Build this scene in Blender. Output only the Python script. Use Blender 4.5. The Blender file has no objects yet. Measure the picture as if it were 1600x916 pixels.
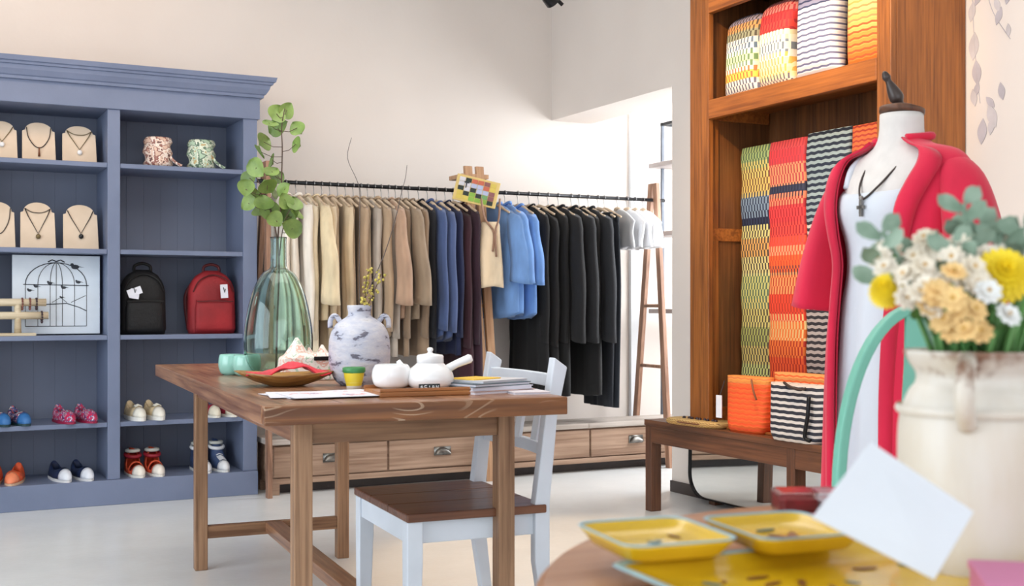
import bpy, bmesh, math, random
from mathutils import Vector, Matrix, Euler
PI = math.pi
R = math.radians
random.seed(7)
SC = bpy.context.scene
COL = SC.collection

# ------------------------------------------------------------------ camera
cam_d = bpy.data.cameras.new('camera')
cam = bpy.data.objects.new('camera', cam_d); COL.objects.link(cam)
cam_d.sensor_width = 36.0
cam_d.lens = 1850 / 1600 * 36.0
cam_d.shift_y = (478 - 458) / 1600.0
cam.location = (0, 0, 1.0)
cam.rotation_euler = (R(90), 0, R(-27.2))
cam_d.clip_start = 0.05
cam_d.dof.use_dof = True
cam_d.dof.focus_distance = 4.3
cam_d.dof.aperture_fstop = 6.5
SC.camera = cam

# ------------------------------------------------------------------ world, exposure
SC.view_settings.view_transform = 'Standard'
SC.view_settings.look = 'None'
SC.view_settings.gamma = 1
SC.view_settings.exposure = -0.12
w = bpy.data.worlds.new('world'); SC.world = w; w.use_nodes = True
bg = w.node_tree.nodes['Background']
bg.inputs[0].default_value = (0.84, 0.92, 1.0, 1); bg.inputs[1].default_value = 1.2


def area(name, loc, target, sx, sy, power, col):
    d = bpy.data.lights.new(name, 'AREA'); d.shape = 'RECTANGLE'
    d.size = sx; d.size_y = sy; d.energy = power; d.color = col
    o = bpy.data.objects.new(name, d); COL.objects.link(o)
    o.location = loc
    o.rotation_euler = (Vector(target) - Vector(loc)).to_track_quat('-Z', 'Y').to_euler()
    return o


def spot(name, loc, target, power, col, angle=50, blend=.7, r=.04):
    d = bpy.data.lights.new(name, 'SPOT'); d.energy = power; d.color = col
    d.spot_size = R(angle); d.spot_blend = blend; d.shadow_soft_size = r
    o = bpy.data.objects.new(name, d); COL.objects.link(o)
    o.location = loc
    o.rotation_euler = (Vector(target) - Vector(loc)).to_track_quat('-Z', 'Y').to_euler()
    return o


# daylight through the shop windows (behind the camera, on the left, in the niche)
area('daylight_front', (0.3, -2.35, 1.6), (1.0, 4, 1.1), 5.0, 2.7, 78, (0.90, 0.95, 1.0))
area('daylight_left', (-3.35, 2.6, 1.6), (2, 3.6, 1.0), 4.6, 2.6, 160, (0.86, 0.93, 1.0))
area('daylight_niche', (5.35, 5.6, 1.75), (4.1, 6.3, 1.6), 1.6, 1.9, 125, (0.94, 0.97, 1.0))
area('ceiling_fill', (1.1, 3.4, 3.25), (1.1, 3.4, 0), 3.2, 2.2, 62, (1.0, .95, .88))  # soft overhead fill added to brighten the room, no fitting behind it
# ceiling track spots (warm)
WARM = (1.0, 0.66, 0.36)
spot('spot_cabinet', (1.3, 2.9, 3.1), (3.4, 3.9, 2.05), 330, WARM, 38, .8)
spot('spot_left_wall', (0.3, 4.9, 3.15), (0.7, 6.6, 2.5), 44, (1, .62, .34), 85, 1.0, .15)
spot('spot_rack', (2.0, 4.8, 3.15), (2.4, 6.5, 1.3), 14, (1, .78, .55), 75, 1.0, .15)
spot('spot_floor', (2.5, 3.6, 3.15), (2.5, 3.8, 0), 260, (1, .70, .42), 42, .35, .06)
spot('spot_right_wall', (2.4, 1.2, 3.1), (3.69, 2.9, 1.75), 70, (1, .74, .5), 65, .9, .1)

# ------------------------------------------------------------------ materials


def lin(c):
    return tuple(((v / 255) / 12.92 if v / 255 <= .04045 else ((v / 255 + .055) / 1.055) ** 2.4) for v in c) + (1,)


def base(name, rough=.6, metal=0):
    m = bpy.data.materials.new(name); m.use_nodes = True
    nt = m.node_tree; p = nt.nodes['Principled BSDF']
    p.inputs['Roughness'].default_value = rough
    p.inputs['Metallic'].default_value = metal
    return m, nt, p


def coords(nt, scale=(1, 1, 1), rot=(0, 0, 0), src='Object'):
    tc = nt.nodes.new('ShaderNodeTexCoord'); mp = nt.nodes.new('ShaderNodeMapping')
    mp.inputs['Scale'].default_value = scale; mp.inputs['Rotation'].default_value = rot
    nt.links.new(tc.outputs[src], mp.inputs[0])
    return mp.outputs[0]


def noise(nt, vec, scale, detail=3, rough=.5):
    n = nt.nodes.new('ShaderNodeTexNoise'); n.inputs['Scale'].default_value = scale
    n.inputs['Detail'].default_value = detail; n.inputs['Roughness'].default_value = rough
    nt.links.new(vec, n.inputs['Vector'])
    return n.outputs['Fac']


def ramp(nt, fac, stops, interp='LINEAR'):
    r = nt.nodes.new('ShaderNodeValToRGB'); r.color_ramp.interpolation = interp
    e = r.color_ramp.elements
    while len(e) < len(stops): e.new(0.5)
    for i, (p, c) in enumerate(stops):
        e[i].position = p; e[i].color = c if len(c) == 4 else lin(c)
    nt.links.new(fac, r.inputs[0])
    return r.outputs[0]


def bump(nt, p, h, strength=.3, dist=.01):
    b = nt.nodes.new('ShaderNodeBump'); b.inputs['Strength'].default_value = strength
    b.inputs['Distance'].default_value = dist
    nt.links.new(h, b.inputs['Height']); nt.links.new(b.outputs[0], p.inputs['Normal'])


def mathn(nt, op, a, b=None, c=None):
    n = nt.nodes.new('ShaderNodeMath'); n.operation = op
    for i, v in enumerate((a, b, c)):
        if v is None: continue
        if isinstance(v, (int, float)): n.inputs[i].default_value = v
        else: nt.links.new(v, n.inputs[i])
    return n.outputs[0]


def mixc(nt, fac, a, b):
    n = nt.nodes.new('ShaderNodeMix'); n.data_type = 'RGBA'
    if isinstance(fac, (int, float)): n.inputs[0].default_value = fac
    else: nt.links.new(fac, n.inputs[0])
    for i, v in ((6, a), (7, b)):
        if isinstance(v, tuple): n.inputs[i].default_value = v
        else: nt.links.new(v, n.inputs[i])
    return n.outputs[2]


def pm(name, c, rough=.6, var=.12, scale=9, bmp=.0, metal=0, c2=None, bscale=60, coat=0):
    m, nt, p = base(name, rough, metal)
    v = coords(nt)
    n = noise(nt, v, scale)
    a = tuple(max(0, x * (1 - var)) for x in c); b = c2 or tuple(min(255, x * (1 + var)) for x in c)
    nt.links.new(ramp(nt, n, [(.3, a), (.7, b)]), p.inputs['Base Color'])
    if bmp: bump(nt, p, noise(nt, v, bscale), bmp)
    if coat: p.inputs['Coat Weight'].default_value = coat
    return m


def wood(name, c1, c2, axis='X', rough=.45, scale=1.0, streak=None, streak_amt=.62):
    m, nt, p = base(name, rough)
    sc = [9 * scale] * 3; sc['XYZ'.index(axis)] = .9 * scale
    v = coords(nt, tuple(sc))
    n1 = noise(nt, v, 2.2, 5, .6)
    sc2 = [60 * scale] * 3; sc2['XYZ'.index(axis)] = 1.6 * scale
    n2 = noise(nt, coords(nt, tuple(sc2)), 1.5, 3, .5)
    n3 = noise(nt, coords(nt), 2.3, 2)
    f = mathn(nt, 'ADD', mathn(nt, 'MULTIPLY', n1, .62), mathn(nt, 'MULTIPLY', n2, .55))
    col = ramp(nt, f, [(.44, c1), (.70, c2)])
    dark = mixc(nt, mathn(nt, 'MULTIPLY', n3, .45), col, lin(tuple(x * .62 for x in c1)))
    if streak:
        sc3 = [7.0] * 3; sc3['XYZ'.index(axis)] = 2.2
        n4 = noise(nt, coords(nt, tuple(sc3)), 1.6, 1, .4)
        ct = mathn(nt, 'FRACT', mathn(nt, 'MULTIPLY', n4, 15))
        msk = ramp(nt, noise(nt, coords(nt), 3.5, 1), [(.42, (0, 0, 0, 1)), (.55, (1, 1, 1, 1))])
        sf = mathn(nt, 'MULTIPLY', mathn(nt, 'GREATER_THAN', ct, .80), msk)
        dark = mixc(nt, mathn(nt, 'MULTIPLY', sf, .75), dark, lin(streak))
    nt.links.new(dark, p.inputs['Base Color'])
    bump(nt, p, f, .4, .005)
    return m


def woven(name, stops, dark, horiz='Y', pitch=.02, zig=.35, zperiod=.03, duty=.5, z0=0, z1=1, vert=False):
    """zigzag woven tape: light colour follows height through stops, dark strands cross it"""
    m, nt, p = base(name, .75)
    v = coords(nt)
    s = nt.nodes.new('ShaderNodeSeparateXYZ'); nt.links.new(v, s.inputs[0])
    h = s.outputs[horiz]; z = s.outputs['Z']
    tri = mathn(nt, 'PINGPONG', mathn(nt, 'DIVIDE', h, zperiod), .5)
    row = mathn(nt, 'ADD', mathn(nt, 'DIVIDE', z, pitch), mathn(nt, 'MULTIPLY', tri, zig * 2))
    if vert:
        alt = mathn(nt, 'FLOOR', mathn(nt, 'DIVIDE', z, pitch))
        cell = mathn(nt, 'FRACT', mathn(nt, 'ADD', mathn(nt, 'DIVIDE', h, zperiod), mathn(nt, 'MULTIPLY', alt, .5)))
        fac = mathn(nt, 'GREATER_THAN', cell, duty)
        hgt = mathn(nt, 'MULTIPLY', mathn(nt, 'PINGPONG', mathn(nt, 'MULTIPLY', cell, 2), 1), 1)
    else:
        cell = mathn(nt, 'FRACT', row)
        fac = mathn(nt, 'GREATER_THAN', cell, duty)
        hgt = mathn(nt, 'PINGPONG', mathn(nt, 'MULTIPLY', row, 2), 1)
    zz = mathn(nt, 'DIVIDE', mathn(nt, 'SUBTRACT', z, z0), z1 - z0)
    light = ramp(nt, zz, stops, 'CONSTANT')
    if isinstance(dark, list): dk = ramp(nt, zz, dark, 'CONSTANT')
    else: dk = lin(dark)
    nt.links.new(mixc(nt, fac, light, dk), p.inputs['Base Color'])
    bump(nt, p, hgt, .6, .004)
    return m


def glass(name, c, rough=.02):
    m, nt, p = base(name, rough)
    p.inputs['Base Color'].default_value = lin(c)
    p.inputs['Transmission Weight'].default_value = 1
    p.inputs['IOR'].default_value = 1.45
    return m


def sheetmat(name, blobs, basec, scale=20):
    m, nt, p = base(name, .5)
    n = noise(nt, coords(nt), scale, 2)
    nt.links.new(ramp(nt, n, [(0, basec)] + blobs, 'CONSTANT'), p.inputs['Base Color'])
    return m


M = {}
M['wall'] = pm('wall_plaster', (226, 217, 210), .85, .02, 1.2, .06, c2=(229, 221, 214), bscale=30)
M['ceil'] = pm('ceiling_paint', (228, 226, 222), .9, .02, 2)
M['trimw'] = pm('white_trim_paint', (228, 232, 236), .5, .02, 3)
M['skirt'] = pm('dark_skirting', (62, 54, 52), .5, .1, 6)
M['metalb'] = pm('black_metal', (28, 29, 32), .4, .2, 20, metal=.6)
M['metalb_glare'] = pm('black_metal_glare', (84, 90, 100), .4, .1, 20, metal=.3)  # black shelf posts, colour lifted to grey to imitate the niche glare
M['board'] = pm('grey_shelf_board', (168, 160, 158), .5, .06, 9)
# floor: worn polished concrete
m, nt, p = base('polished_concrete', .26)
v = coords(nt)
c1 = ramp(nt, noise(nt, v, 1.1, 6, .6), [(.3, (222, 226, 228)), (.7, (240, 242, 242))])
c2 = mixc(nt, mathn(nt, 'MULTIPLY', noise(nt, v, 7, 6, .7), .35), c1, lin((196, 192, 184)))
nt.links.new(c2, p.inputs['Base Color']); bump(nt, p, noise(nt, v, 40, 4), .05)
M['floor'] = m
M['blue'] = pm('blue_grey_paint', (112, 124, 152), .42, .05, 3, .05, c2=(118, 129, 156))
M['blueback'] = pm('blue_grey_back', (108, 116, 136), .6, .05, 2)
M['twood_y'] = wood('table_wood_long', (118, 76, 54), (186, 138, 104), 'Y', .28)
M['twood_x'] = wood('table_wood_edge', (104, 62, 34), (168, 110, 64), 'X', .42, .6, (240, 214, 184), .60)
M['twood_z'] = wood('table_wood_leg', (120, 86, 60), (182, 142, 108), 'Z', .5)
M['twood_s'] = wood('table_wood_apron', (120, 84, 58), (180, 138, 102), 'X', .5)
M['dwood'] = wood('pale_drawer_wood', (140, 108, 86), (190, 158, 134), 'X', .6, .8)
M['dwoodtop'] = wood('pale_top_wood', (176, 164, 154), (214, 204, 196), 'X', .5, .8)
M['rackwood'] = wood('rack_wood', (134, 96, 74), (186, 144, 118), 'Z', .55)
M['rackwood_l'] = wood('tan_rack_wood', (170, 124, 88), (212, 170, 132), 'Z', .55)
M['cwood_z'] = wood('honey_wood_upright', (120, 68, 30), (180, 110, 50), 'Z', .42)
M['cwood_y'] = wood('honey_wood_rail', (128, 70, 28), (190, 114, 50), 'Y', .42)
M['cwood_in'] = wood('honey_wood_shaded', (92, 54, 26), (138, 86, 44), 'Z', .5)  # same wood in a darker tone, shade of the cabinet interior coloured in
M['bwood'] = wood('bench_wood', (84, 52, 34), (124, 80, 54), 'Y', .45)
M['bwood_z'] = wood('bench_leg_wood', (80, 50, 34), (118, 76, 52), 'Z', .45)
M['seatwood'] = wood('walnut_seat', (84, 48, 32), (130, 84, 58), 'X', .3)
M['white'] = pm('white_painted_wood', (214, 222, 232), .45, .03, 6, .04)
M['chrome'] = pm('worn_pewter', (120, 118, 114), .35, .2, 40, metal=.9)
M['mirror'], nt, p = base('mirror_glass', .02, 1); p.inputs['Base Color'].default_value = (.85, .88, .87, 1)
M['pad'] = pm('cream_display_card', (226, 204, 178), .7, .04, 7, c2=(232, 212, 190))
M['cord'] = pm('dark_cord', (52, 40, 36), .6, .1)
M['goldc'] = pm('dull_gold_chain', (120, 104, 70), .4, .1, metal=.5)
M['pearl'] = pm('pale_stone', (240, 240, 240), .2, .03)
M['blackstone'] = pm('black_stone', (20, 20, 22), .2, .1)
M['canvas'] = pm('white_canvas', (216, 226, 236), .7, .02)
M['ink'] = pm('dark_ink', (42, 48, 58), .6, .1)
M['raww'] = wood('raw_pine', (206, 186, 150), (234, 218, 190), 'X', .6)
M['cream'] = pm('cream_ceramic', (238, 232, 220), .3, .03)
M['ceram'] = pm('white_ceramic', (240, 242, 244), .22, .02, coat=.4)
M['mint'] = pm('mint_ceramic', (150, 206, 192), .2, .05, coat=.5)
M['fabw'] = pm('white_cotton', (232, 234, 238), .85, .03)
M['hook'] = pm('steel_wire', (150, 150, 152), .3, .05, metal=.9)
M['hangw'] = wood('pale_hanger_wood', (206, 180, 150), (230, 208, 182), 'Y', .5)
M['mgreen'] = pm('sage_green_metal', (112, 178, 158), .4, .04, 6)
M['yel'] = pm('yellow_glaze', (220, 176, 20), .22, .06, 8, c2=(232, 192, 40), coat=.4)
M['rim'] = pm('pale_blue_glaze', (140, 178, 190), .3, .08)
M['tealp'] = pm('teal_glaze_brush', (64, 112, 118), .3, .1)
M['navyp'] = pm('navy_glaze_brush', (40, 52, 78), .3, .1)
M['brownp'] = pm('brown_glaze_brush', (120, 70, 40), .3, .1)
M['redbox'] = glass('clear_box_plastic', (236, 222, 224), .1)
M['redin'] = pm('red_contents', (150, 40, 50), .5, .2, 60)
M['card'] = pm('white_card', (222, 228, 236), .7, .01)
M['pink'] = pm('pink_card', (206, 124, 166), .6, .03)
M['paper'] = pm('white_paper', (226, 228, 238), .6, .02)


# ------------------------------------------------------------------ mesh helpers
def new(): return bmesh.new()


def xf(vs, M4):
    for v in vs: v.co = M4 @ v.co


def box(bm, x0, x1, y0, y1, z0, z1, M4=None):
    r = bmesh.ops.create_cube(bm, size=1)
    vs = r['verts']
    for v in vs:
        v.co = Vector(((x0 + x1) / 2 + v.co.x * (x1 - x0), (y0 + y1) / 2 + v.co.y * (y1 - y0), (z0 + z1) / 2 + v.co.z * (z1 - z0)))
    if M4 is not None: xf(vs, M4)
    return vs


def rings(bm, rs, closed=True, cap=True):
    """skin a list of rings of points"""
    vr = [[bm.verts.new(p) for p in r] for r in rs]
    n = len(rs[0])
    for a, b in zip(vr[:-1], vr[1:]):
        for i in range(n if closed else n - 1):
            j = (i + 1) % n
            try: bm.faces.new((a[i], a[j], b[j], b[i]))
            except ValueError: pass
    if cap and closed:
        try: bm.faces.new(list(reversed(vr[0]))); bm.faces.new(vr[-1])
        except ValueError: pass
    return vr


def lathe(bm, prof, n=28, c=(0, 0, 0), M4=None, capb=True, capt=False):
    rs = []
    for r, z in prof:
        rs.append([Vector((c[0] + r * math.cos(2 * PI * i / n), c[1] + r * math.sin(2 * PI * i / n), c[2] + z)) for i in range(n)])
    if M4 is not None: rs = [[M4 @ p for p in r] for r in rs]
    vr = rings(bm, rs, True, False)
    if capb and prof[0][0] > 1e-5: bm.faces.new(list(reversed(vr[0])))
    if capt and prof[-1][0] > 1e-5: bm.faces.new(vr[-1])


def tube(bm, pts, r, n=8, cap=True):
    pts = [Vector(p) for p in pts]
    if not isinstance(r, (list, tuple)): r = [r] * len(pts)
    rs = []; up = Vector((0, 0, 1)); prev = None
    for i, p in enumerate(pts):
        d = (pts[min(i + 1, len(pts) - 1)] - pts[max(i - 1, 0)])
        if d.length < 1e-9: d = Vector((0, 0, 1))
        d.normalize()
        if prev is None:
            a = d.cross(up)
            if a.length < .05: a = d.cross(Vector((1, 0, 0)))
        else:
            a = prev - d * prev.dot(d)
            if a.length < .01: a = d.cross(up)
        a.normalize(); b = d.cross(a); prev = a
        rs.append([p + (a * math.cos(2 * PI * k / n) + b * math.sin(2 * PI * k / n)) * r[i] for k in range(n)])
    rings(bm, rs, True, cap)


def smooth_pts(pts, k=6):
    pts = [Vector(p) for p in pts]; out = []
    P = [pts[0]] + pts + [pts[-1]]
    for i in range(1, len(P) - 2):
        for j in range(k):
            t = j / k
            a, b, c, d = P[i - 1], P[i], P[i + 1], P[i + 2]
            out.append(.5 * ((2 * b) + (-a + c) * t + (2 * a - 5 * b + 4 * c - d) * t * t + (-a + 3 * b - 3 * c + d) * t ** 3))
    out.append(pts[-1]); return out


def prism(bm, outline, y0, y1, M4=None):
    """outline in (x,z), extruded along y"""
    vs = rings(bm, [[Vector((x, y0, z)) for x, z in outline], [Vector((x, y1, z)) for x, z in outline]], True, True)
    if M4 is not None: xf([v for r in vs for v in r], M4)


def ball(bm, c, r, seg=12, sc=(1, 1, 1), M4=None):
    q = bmesh.ops.create_uvsphere(bm, u_segments=seg, v_segments=max(6, seg // 2 + 2), radius=1)
    for v in q['verts']: v.co = Vector((c[0] + v.co.x * r * sc[0], c[1] + v.co.y * r * sc[1], c[2] + v.co.z * r * sc[2]))
    if M4 is not None: xf(q['verts'], M4)
    return q['verts']


def obj(name, bm, m, parent=None, smooth=False, bevel=0, loc=None, rot=None, solid=0, sub=0):
    me = bpy.data.meshes.new(name)
    if isinstance(bm, bmesh.types.BMesh):
        bmesh.ops.recalc_face_normals(bm, faces=bm.faces); bm.to_mesh(me); bm.free()
    else: me = bm
    if smooth:
        for p in me.polygons: p.use_smooth = True
    o = bpy.data.objects.new(name, me); COL.objects.link(o)
    if not me.materials: me.materials.append(m)
    if parent is not None: o.parent = parent
    if loc is not None: o.location = loc
    if rot is not None: o.rotation_euler = rot
    if solid:
        s = o.modifiers.new('solid', 'SOLIDIFY'); s.thickness = solid; s.offset = 0
    if bevel:
        b = o.modifiers.new('bevel', 'BEVEL'); b.width = bevel; b.segments = 2; b.limit_method = 'ANGLE'; b.angle_limit = R(40)
    if sub:
        s = o.modifiers.new('sub', 'SUBSURF'); s.levels = sub; s.render_levels = sub
    return o


def setm(o, m):
    o.material_slots[0].link = 'OBJECT'; o.material_slots[0].material = m


def tag(o, label, cat, group=None):
    o['label'] = label; o['category'] = cat
    if group: o['group'] = group
    return o


def thing(name, label, cat, loc=(0, 0, 0), rz=0, group=None):
    o = bpy.data.objects.new(name, None); COL.objects.link(o)
    o.empty_display_size = .05
    o.location = loc; o.rotation_euler = (0, 0, rz)
    return tag(o, label, cat, group)


def copy_tree(o, parent=None):
    c = o.copy(); COL.objects.link(c)
    if parent is not None:
        c.parent = parent; c.matrix_parent_inverse = o.matrix_parent_inverse
    for ch in list(o.children): copy_tree(ch, c)
    return c


def struct(name, bm, m, bevel=0, parent=None, kind=True):
    o = obj(name, bm, m, parent, bevel=bevel)
    if parent is None: o['kind'] = 'structure'
    return o


def bx(name, m, parent, x0, x1, y0, y1, z0, z1, bevel=.003, M4=None):
    b = new(); box(b, x0, x1, y0, y1, z0, z1, M4); return obj(name, b, m, parent, bevel=bevel)


# ------------------------------------------------------------------ room shell
RX = 3.687; BY = 6.62; CZ = 3.35
b = new(); box(b, -3.6, 5.6, -2.6, BY + .2, -.12, 0); struct('floor', b, M['floor'])
b = new(); box(b, -3.6, RX + .3, -2.6, BY + .2, CZ, CZ + .12); struct('ceiling', b, M['ceil'])
b = new(); box(b, -3.6, 5.6, BY, BY + .2, 0, CZ); struct('wall_back', b, M['wall'])
b = new()
box(b, RX, RX + .3, -2.6, 5.286, 0, CZ)
box(b, RX, RX + .3, 5.286, BY, 2.185, CZ)
struct('wall_right', b, M['wall'])
# left wall with a wide shop window
b = new()
box(b, -3.6, -3.5, -2.6, .3, 0, CZ); box(b, -3.6, -3.5, 4.9, BY, 0, CZ)
box(b, -3.6, -3.5, .3, 4.9, 0, .3); box(b, -3.6, -3.5, .3, 4.9, 2.9, CZ)
struct('wall_left', b, M['wall'])
b = new()
box(b, -3.5, -2.2, -2.6, -2.5, 0, CZ); box(b, 2.8, RX, -2.6, -2.5, 0, CZ)
box(b, -2.2, 2.8, -2.6, -2.5, 0, .25); box(b, -2.2, 2.8, -2.6, -2.5, 2.95, CZ)
struct('wall_front', b, M['wall'])


def window(name, o3, u, wd, ht, n):
    """frame of a shop window: o3 lower corner, u direction along the wall"""
    u = Vector(u); b = new(); Mx = Matrix.Translation(o3) @ Matrix(((u.x, -u.y, 0), (u.y, u.x, 0), (0, 0, 1))).to_4x4()
    t = .05
    box(b, 0, wd, -t, t, 0, .06, Mx); box(b, 0, wd, -t, t, ht - .06, ht, Mx)
    for i in range(n + 1):
        x = i * (wd - .06) / n
        box(b, x, x + .06, -t, t, .06, ht - .06, Mx)
    o = obj(name, b, M['trimw'], None); o['kind'] = 'structure'
    for i in range(n):
        x = i * (wd - .06) / n
        g = new(); box(g, x + .06, x + (wd - .06) / n, -.004, .004, .06, ht - .06, Mx)
        obj('pane', g, M['pane'], o)
    return o


m, nt, p = base('window_pane_glass', .02)
p.inputs['Transmission Weight'].default_value = 1; p.inputs['IOR'].default_value = 1.03
M['pane'] = m
window('window_1', (-2.2, -2.55, .25), (1, 0, 0), 5.0, 2.7, 3)
window('window_2', (-3.55, .3, .3), (0, 1, 0), 4.6, 2.6, 3)
# side niche behind the opening
b = new(); box(b, RX + .3, 5.6, 4.0, 4.1, 0, 2.9); struct('wall_niche_front', b, M['wall'])
b = new()
box(b, 5.5, 5.6, 4.1, 4.8, 0, 2.9); box(b, 5.5, 5.6, 6.4, BY, 0, 2.9)
box(b, 5.5, 5.6, 4.8, 6.4, 0, .75); box(b, 5.5, 5.6, 4.8, 6.4, 2.65, 2.9)
struct('wall_niche_right', b, M['wall'])
b = new(); box(b, RX + .3, 5.6, 4.0, BY, 2.9, 3.0); struct('ceiling_niche', b, M['ceil'])
window('window_3', (5.55, 4.8, .75), (0, 1, 0), 1.6, 1.9, 2)
b = new(); box(b, RX - .014, RX, -2.5, 5.286, 0, .06); struct('baseboard_right', b, M['skirt'], .002)
b = new(); box(b, -3.5, 5.5, BY - .014, BY, 0, .09); struct('baseboard_back', b, M['trimw'], .002)
b = new(); box(b, 4.27, 4.34, BY - .03, BY, .09, 2.9); struct('trim_1', b, M['trimw'], .004)

# ------------------------------------------------------------------ track spotlight at the top of the picture
t = thing('track_spotlight', 'black track spotlight hanging at the top edge, above the clothes rack', 'spotlight', (2.86, 5.15, CZ))
b = new(); box(b, -.5, .5, -.018, .018, -.03, 0); obj('track', b, M['metalb'], t)
b = new(); tube(b, [(0, 0, -.03), (0, 0, -.76)], .008); obj('rod', b, M['metalb'], t)
Mh = Matrix.Translation((-.015, 0, -.805)) @ Euler((R(15), R(-55), 0)).to_matrix().to_4x4()
b = new(); lathe(b, [(.0, -.06), (.028, -.055), (.036, -.02), (.04, .05), (.034, .052), (.03, .03), (0, .03)], 20, M4=Mh @ Matrix.Rotation(PI, 4, 'X'))
obj('lamp_head', b, M['metalb'], t, True)
b = new(); tube(b, [(.0, 0, -.75), (.05, 0, -.83), (.07, .0, -.845)], .01); obj('yoke', b, M['metalb'], t)

# ------------------------------------------------------------------ blue shelf cabinet
FY = 6.22; BB = 6.60
t = thing('shelf_cabinet', 'tall blue-grey open shelf cabinet with crown moulding against the back wall', 'cabinet', (.75, 6.4, 0))
ox, oy = .75, 6.4
SH = [1.72, 1.285, .852, .413]
def cb(name, x0, x1, y0, y1, z0, z1, mm='blue', bev=.003): return bx(name, M[mm], t, x0 - ox, x1 - ox, y0 - oy, y1 - oy, z0, z1, bev)
cb('base_board', -.66, 1.673, FY - .02, BB, 0, .125)
cb('side_panel', 1.598, 1.673, FY, BB, .125, 2.02)
cb('divider', .912, .973, FY, BB - .01, .125, 1.99)
cb('divider', .12, .18, FY, BB - .01, .125, 1.99)
cb('side_panel', -.64, -.58, FY, BB, .125, 2.02)
for x0, x1 in ((-.58, .12), (.18, .912), (.973, 1.598)):
    # back panel of vertical boards
    n = 7
    for i in range(n):
        a = x0 + (x1 - x0) * i / n; c = x0 + (x1 - x0) * (i + 1) / n
        cb('back_board', a + .0002, c - .0002, BB - .012, BB, .125, 1.99, 'blueback', .0006)
    for z in SH: cb('shelf', x0, x1, FY + .006, BB - .012, z - .024, z)
cb('frieze', -.65, 1.685, FY - .012, BB, 1.99, 2.105)
b = new()
prof = [(0, 2.10), (-.02, 2.102), (-.022, 2.115), (-.03, 2.12), (-.045, 2.145), (-.05, 2.165), (-.06, 2.168), (-.062, 2.178), (-.072, 2.182), (-.078, 2.205), (0, 2.205)]
x0, x1 = -.66, 1.68
rs = []
for d, z in prof:
    rs.append([Vector((x0 + d - ox, FY - .012 + d - oy, z)), Vector((x1 - d - ox, FY - .012 + d - oy, z)), Vector((x1 - d - ox, BB - oy, z)), Vector((x0 + d - ox, BB - oy, z))])
rings(b, rs); obj('crown_moulding', b, M['blue'], t)

# necklace display cards + necklaces
def display(x0, x1, z, label, neck, nl, h=.2, tilt=R(-12), rz=0, style='v', cordm='cord', pend=None, pm_='pearl', drop=.1, ncat='necklace'):
    xc = (x0 + x1) / 2; w2 = (x1 - x0) / 2
    tt = thing('necklace_stand', label, 'display stand', (xc, 6.33, z), rz, 'cream necklace stands')
    Mx = Matrix.Rotation(tilt, 4, 'X')
    o = [(-w2, 0), (w2, 0), (w2 * .96, h * .78)]
    o += [(w2 * .8 * math.cos(a), h * .80 + h * .2 * math.sin(a)) for a in [PI * k / 12 for k in range(0, 13)]]
    o += [(-w2 * .96, h * .78)]
    b = new(); prism(b, o, 0, .012, Mx); obj('card_front', b, M['pad'], tt, bevel=.002)
    b = new(); prism(b, [(-w2 * .5, 0), (w2 * .5, 0), (0, h * .7)], .0, .004, Matrix.Translation((0, .09, 0)) @ Matrix.Rotation(R(18), 4, 'X')); obj('easel_leg', b, M['pad'], tt)
    if not neck: return
    nk = thing('necklace', nl, ncat, (xc, 6.33, z), rz, 'necklaces on cream stands')
    top = h * .86; sx = w2 * .72
    if style == 'v': pts = [(-sx, top), (-sx * .75, top - drop * .3), (0, top - drop), (sx * .75, top - drop * .3), (sx, top)]
    else: pts = [(-sx, top), (-sx * .85, top - drop * .5), (-sx * .4, top - drop * .9), (0, top - drop), (sx * .4, top - drop * .9), (sx * .85, top - drop * .5), (sx, top)]
    P = [Mx @ Vector((x, -.004, zz)) for x, zz in pts]
    b = new(); tube(b, smooth_pts(P, 5) if style == 'u' else P, .0024, 6); obj('chain', b, M[cordm], nk, True)
    if style == 'v2' or pend in ('double', 'greendouble'):
        P2 = [Mx @ Vector((x, -.005, zz)) for x, zz in [(-sx, top), (-sx * .4, top - .02), (sx * .4, top - .02), (sx, top)]]
        b = new(); tube(b, smooth_pts(P2, 5), .002, 6); obj('second_strand', b, M[cordm], nk, True)
    if pend:
        b = new(); c = Mx @ Vector((0, -.01, top - drop - .016))
        if pend == 'drop': tube(b, [c + Vector((0, 0, .014)), c - Vector((0, 0, .03))], [.003, .006], 8)
        else: ball(b, c, .0125, 10, (1, .5, 1))
        obj('pendant', b, M[pm_], nk, True)


display(.36, .503, 1.72, 'cream necklace stand cut by the left edge on the top shelf', 1, 'pale bead necklace on the stand cut by the left edge, top shelf', pend='ball', pm_='pearl', cordm='goldc', drop=.08)
display(.523, .681, 1.72, 'cream necklace stand in the middle of the top shelf row', 1, 'brown cord necklace with slim drop pendant on the top shelf', h=.205, style='u', pend='drop', pm_='brownp', drop=.105)
display(.711, .877, 1.72, 'cream necklace stand beside the divider on the top shelf', 1, 'fine chain necklace with white stone on the top shelf', h=.2, pend='greendouble', pm_='pearl', cordm='goldc', drop=.1)
display(.34, .493, 1.285, 'cream necklace stand cut by the left edge on the second shelf', 1, 'plain dark cord loop necklace at the left edge, second shelf', h=.235, style='u', drop=.13)
display(.515, .681, 1.285, 'cream necklace stand in the middle of the second shelf row', 1, 'double strand dark necklace with ring pendant on the second shelf', h=.24, pend='double', pm_='goldc', drop=.13)
display(.715, .886, 1.285, 'cream necklace stand beside the divider on the second shelf', 1, 'dark cord necklace with round black pendant on the second shelf', h=.235, pend='ball', pm_='blackstone', drop=.12)

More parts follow.
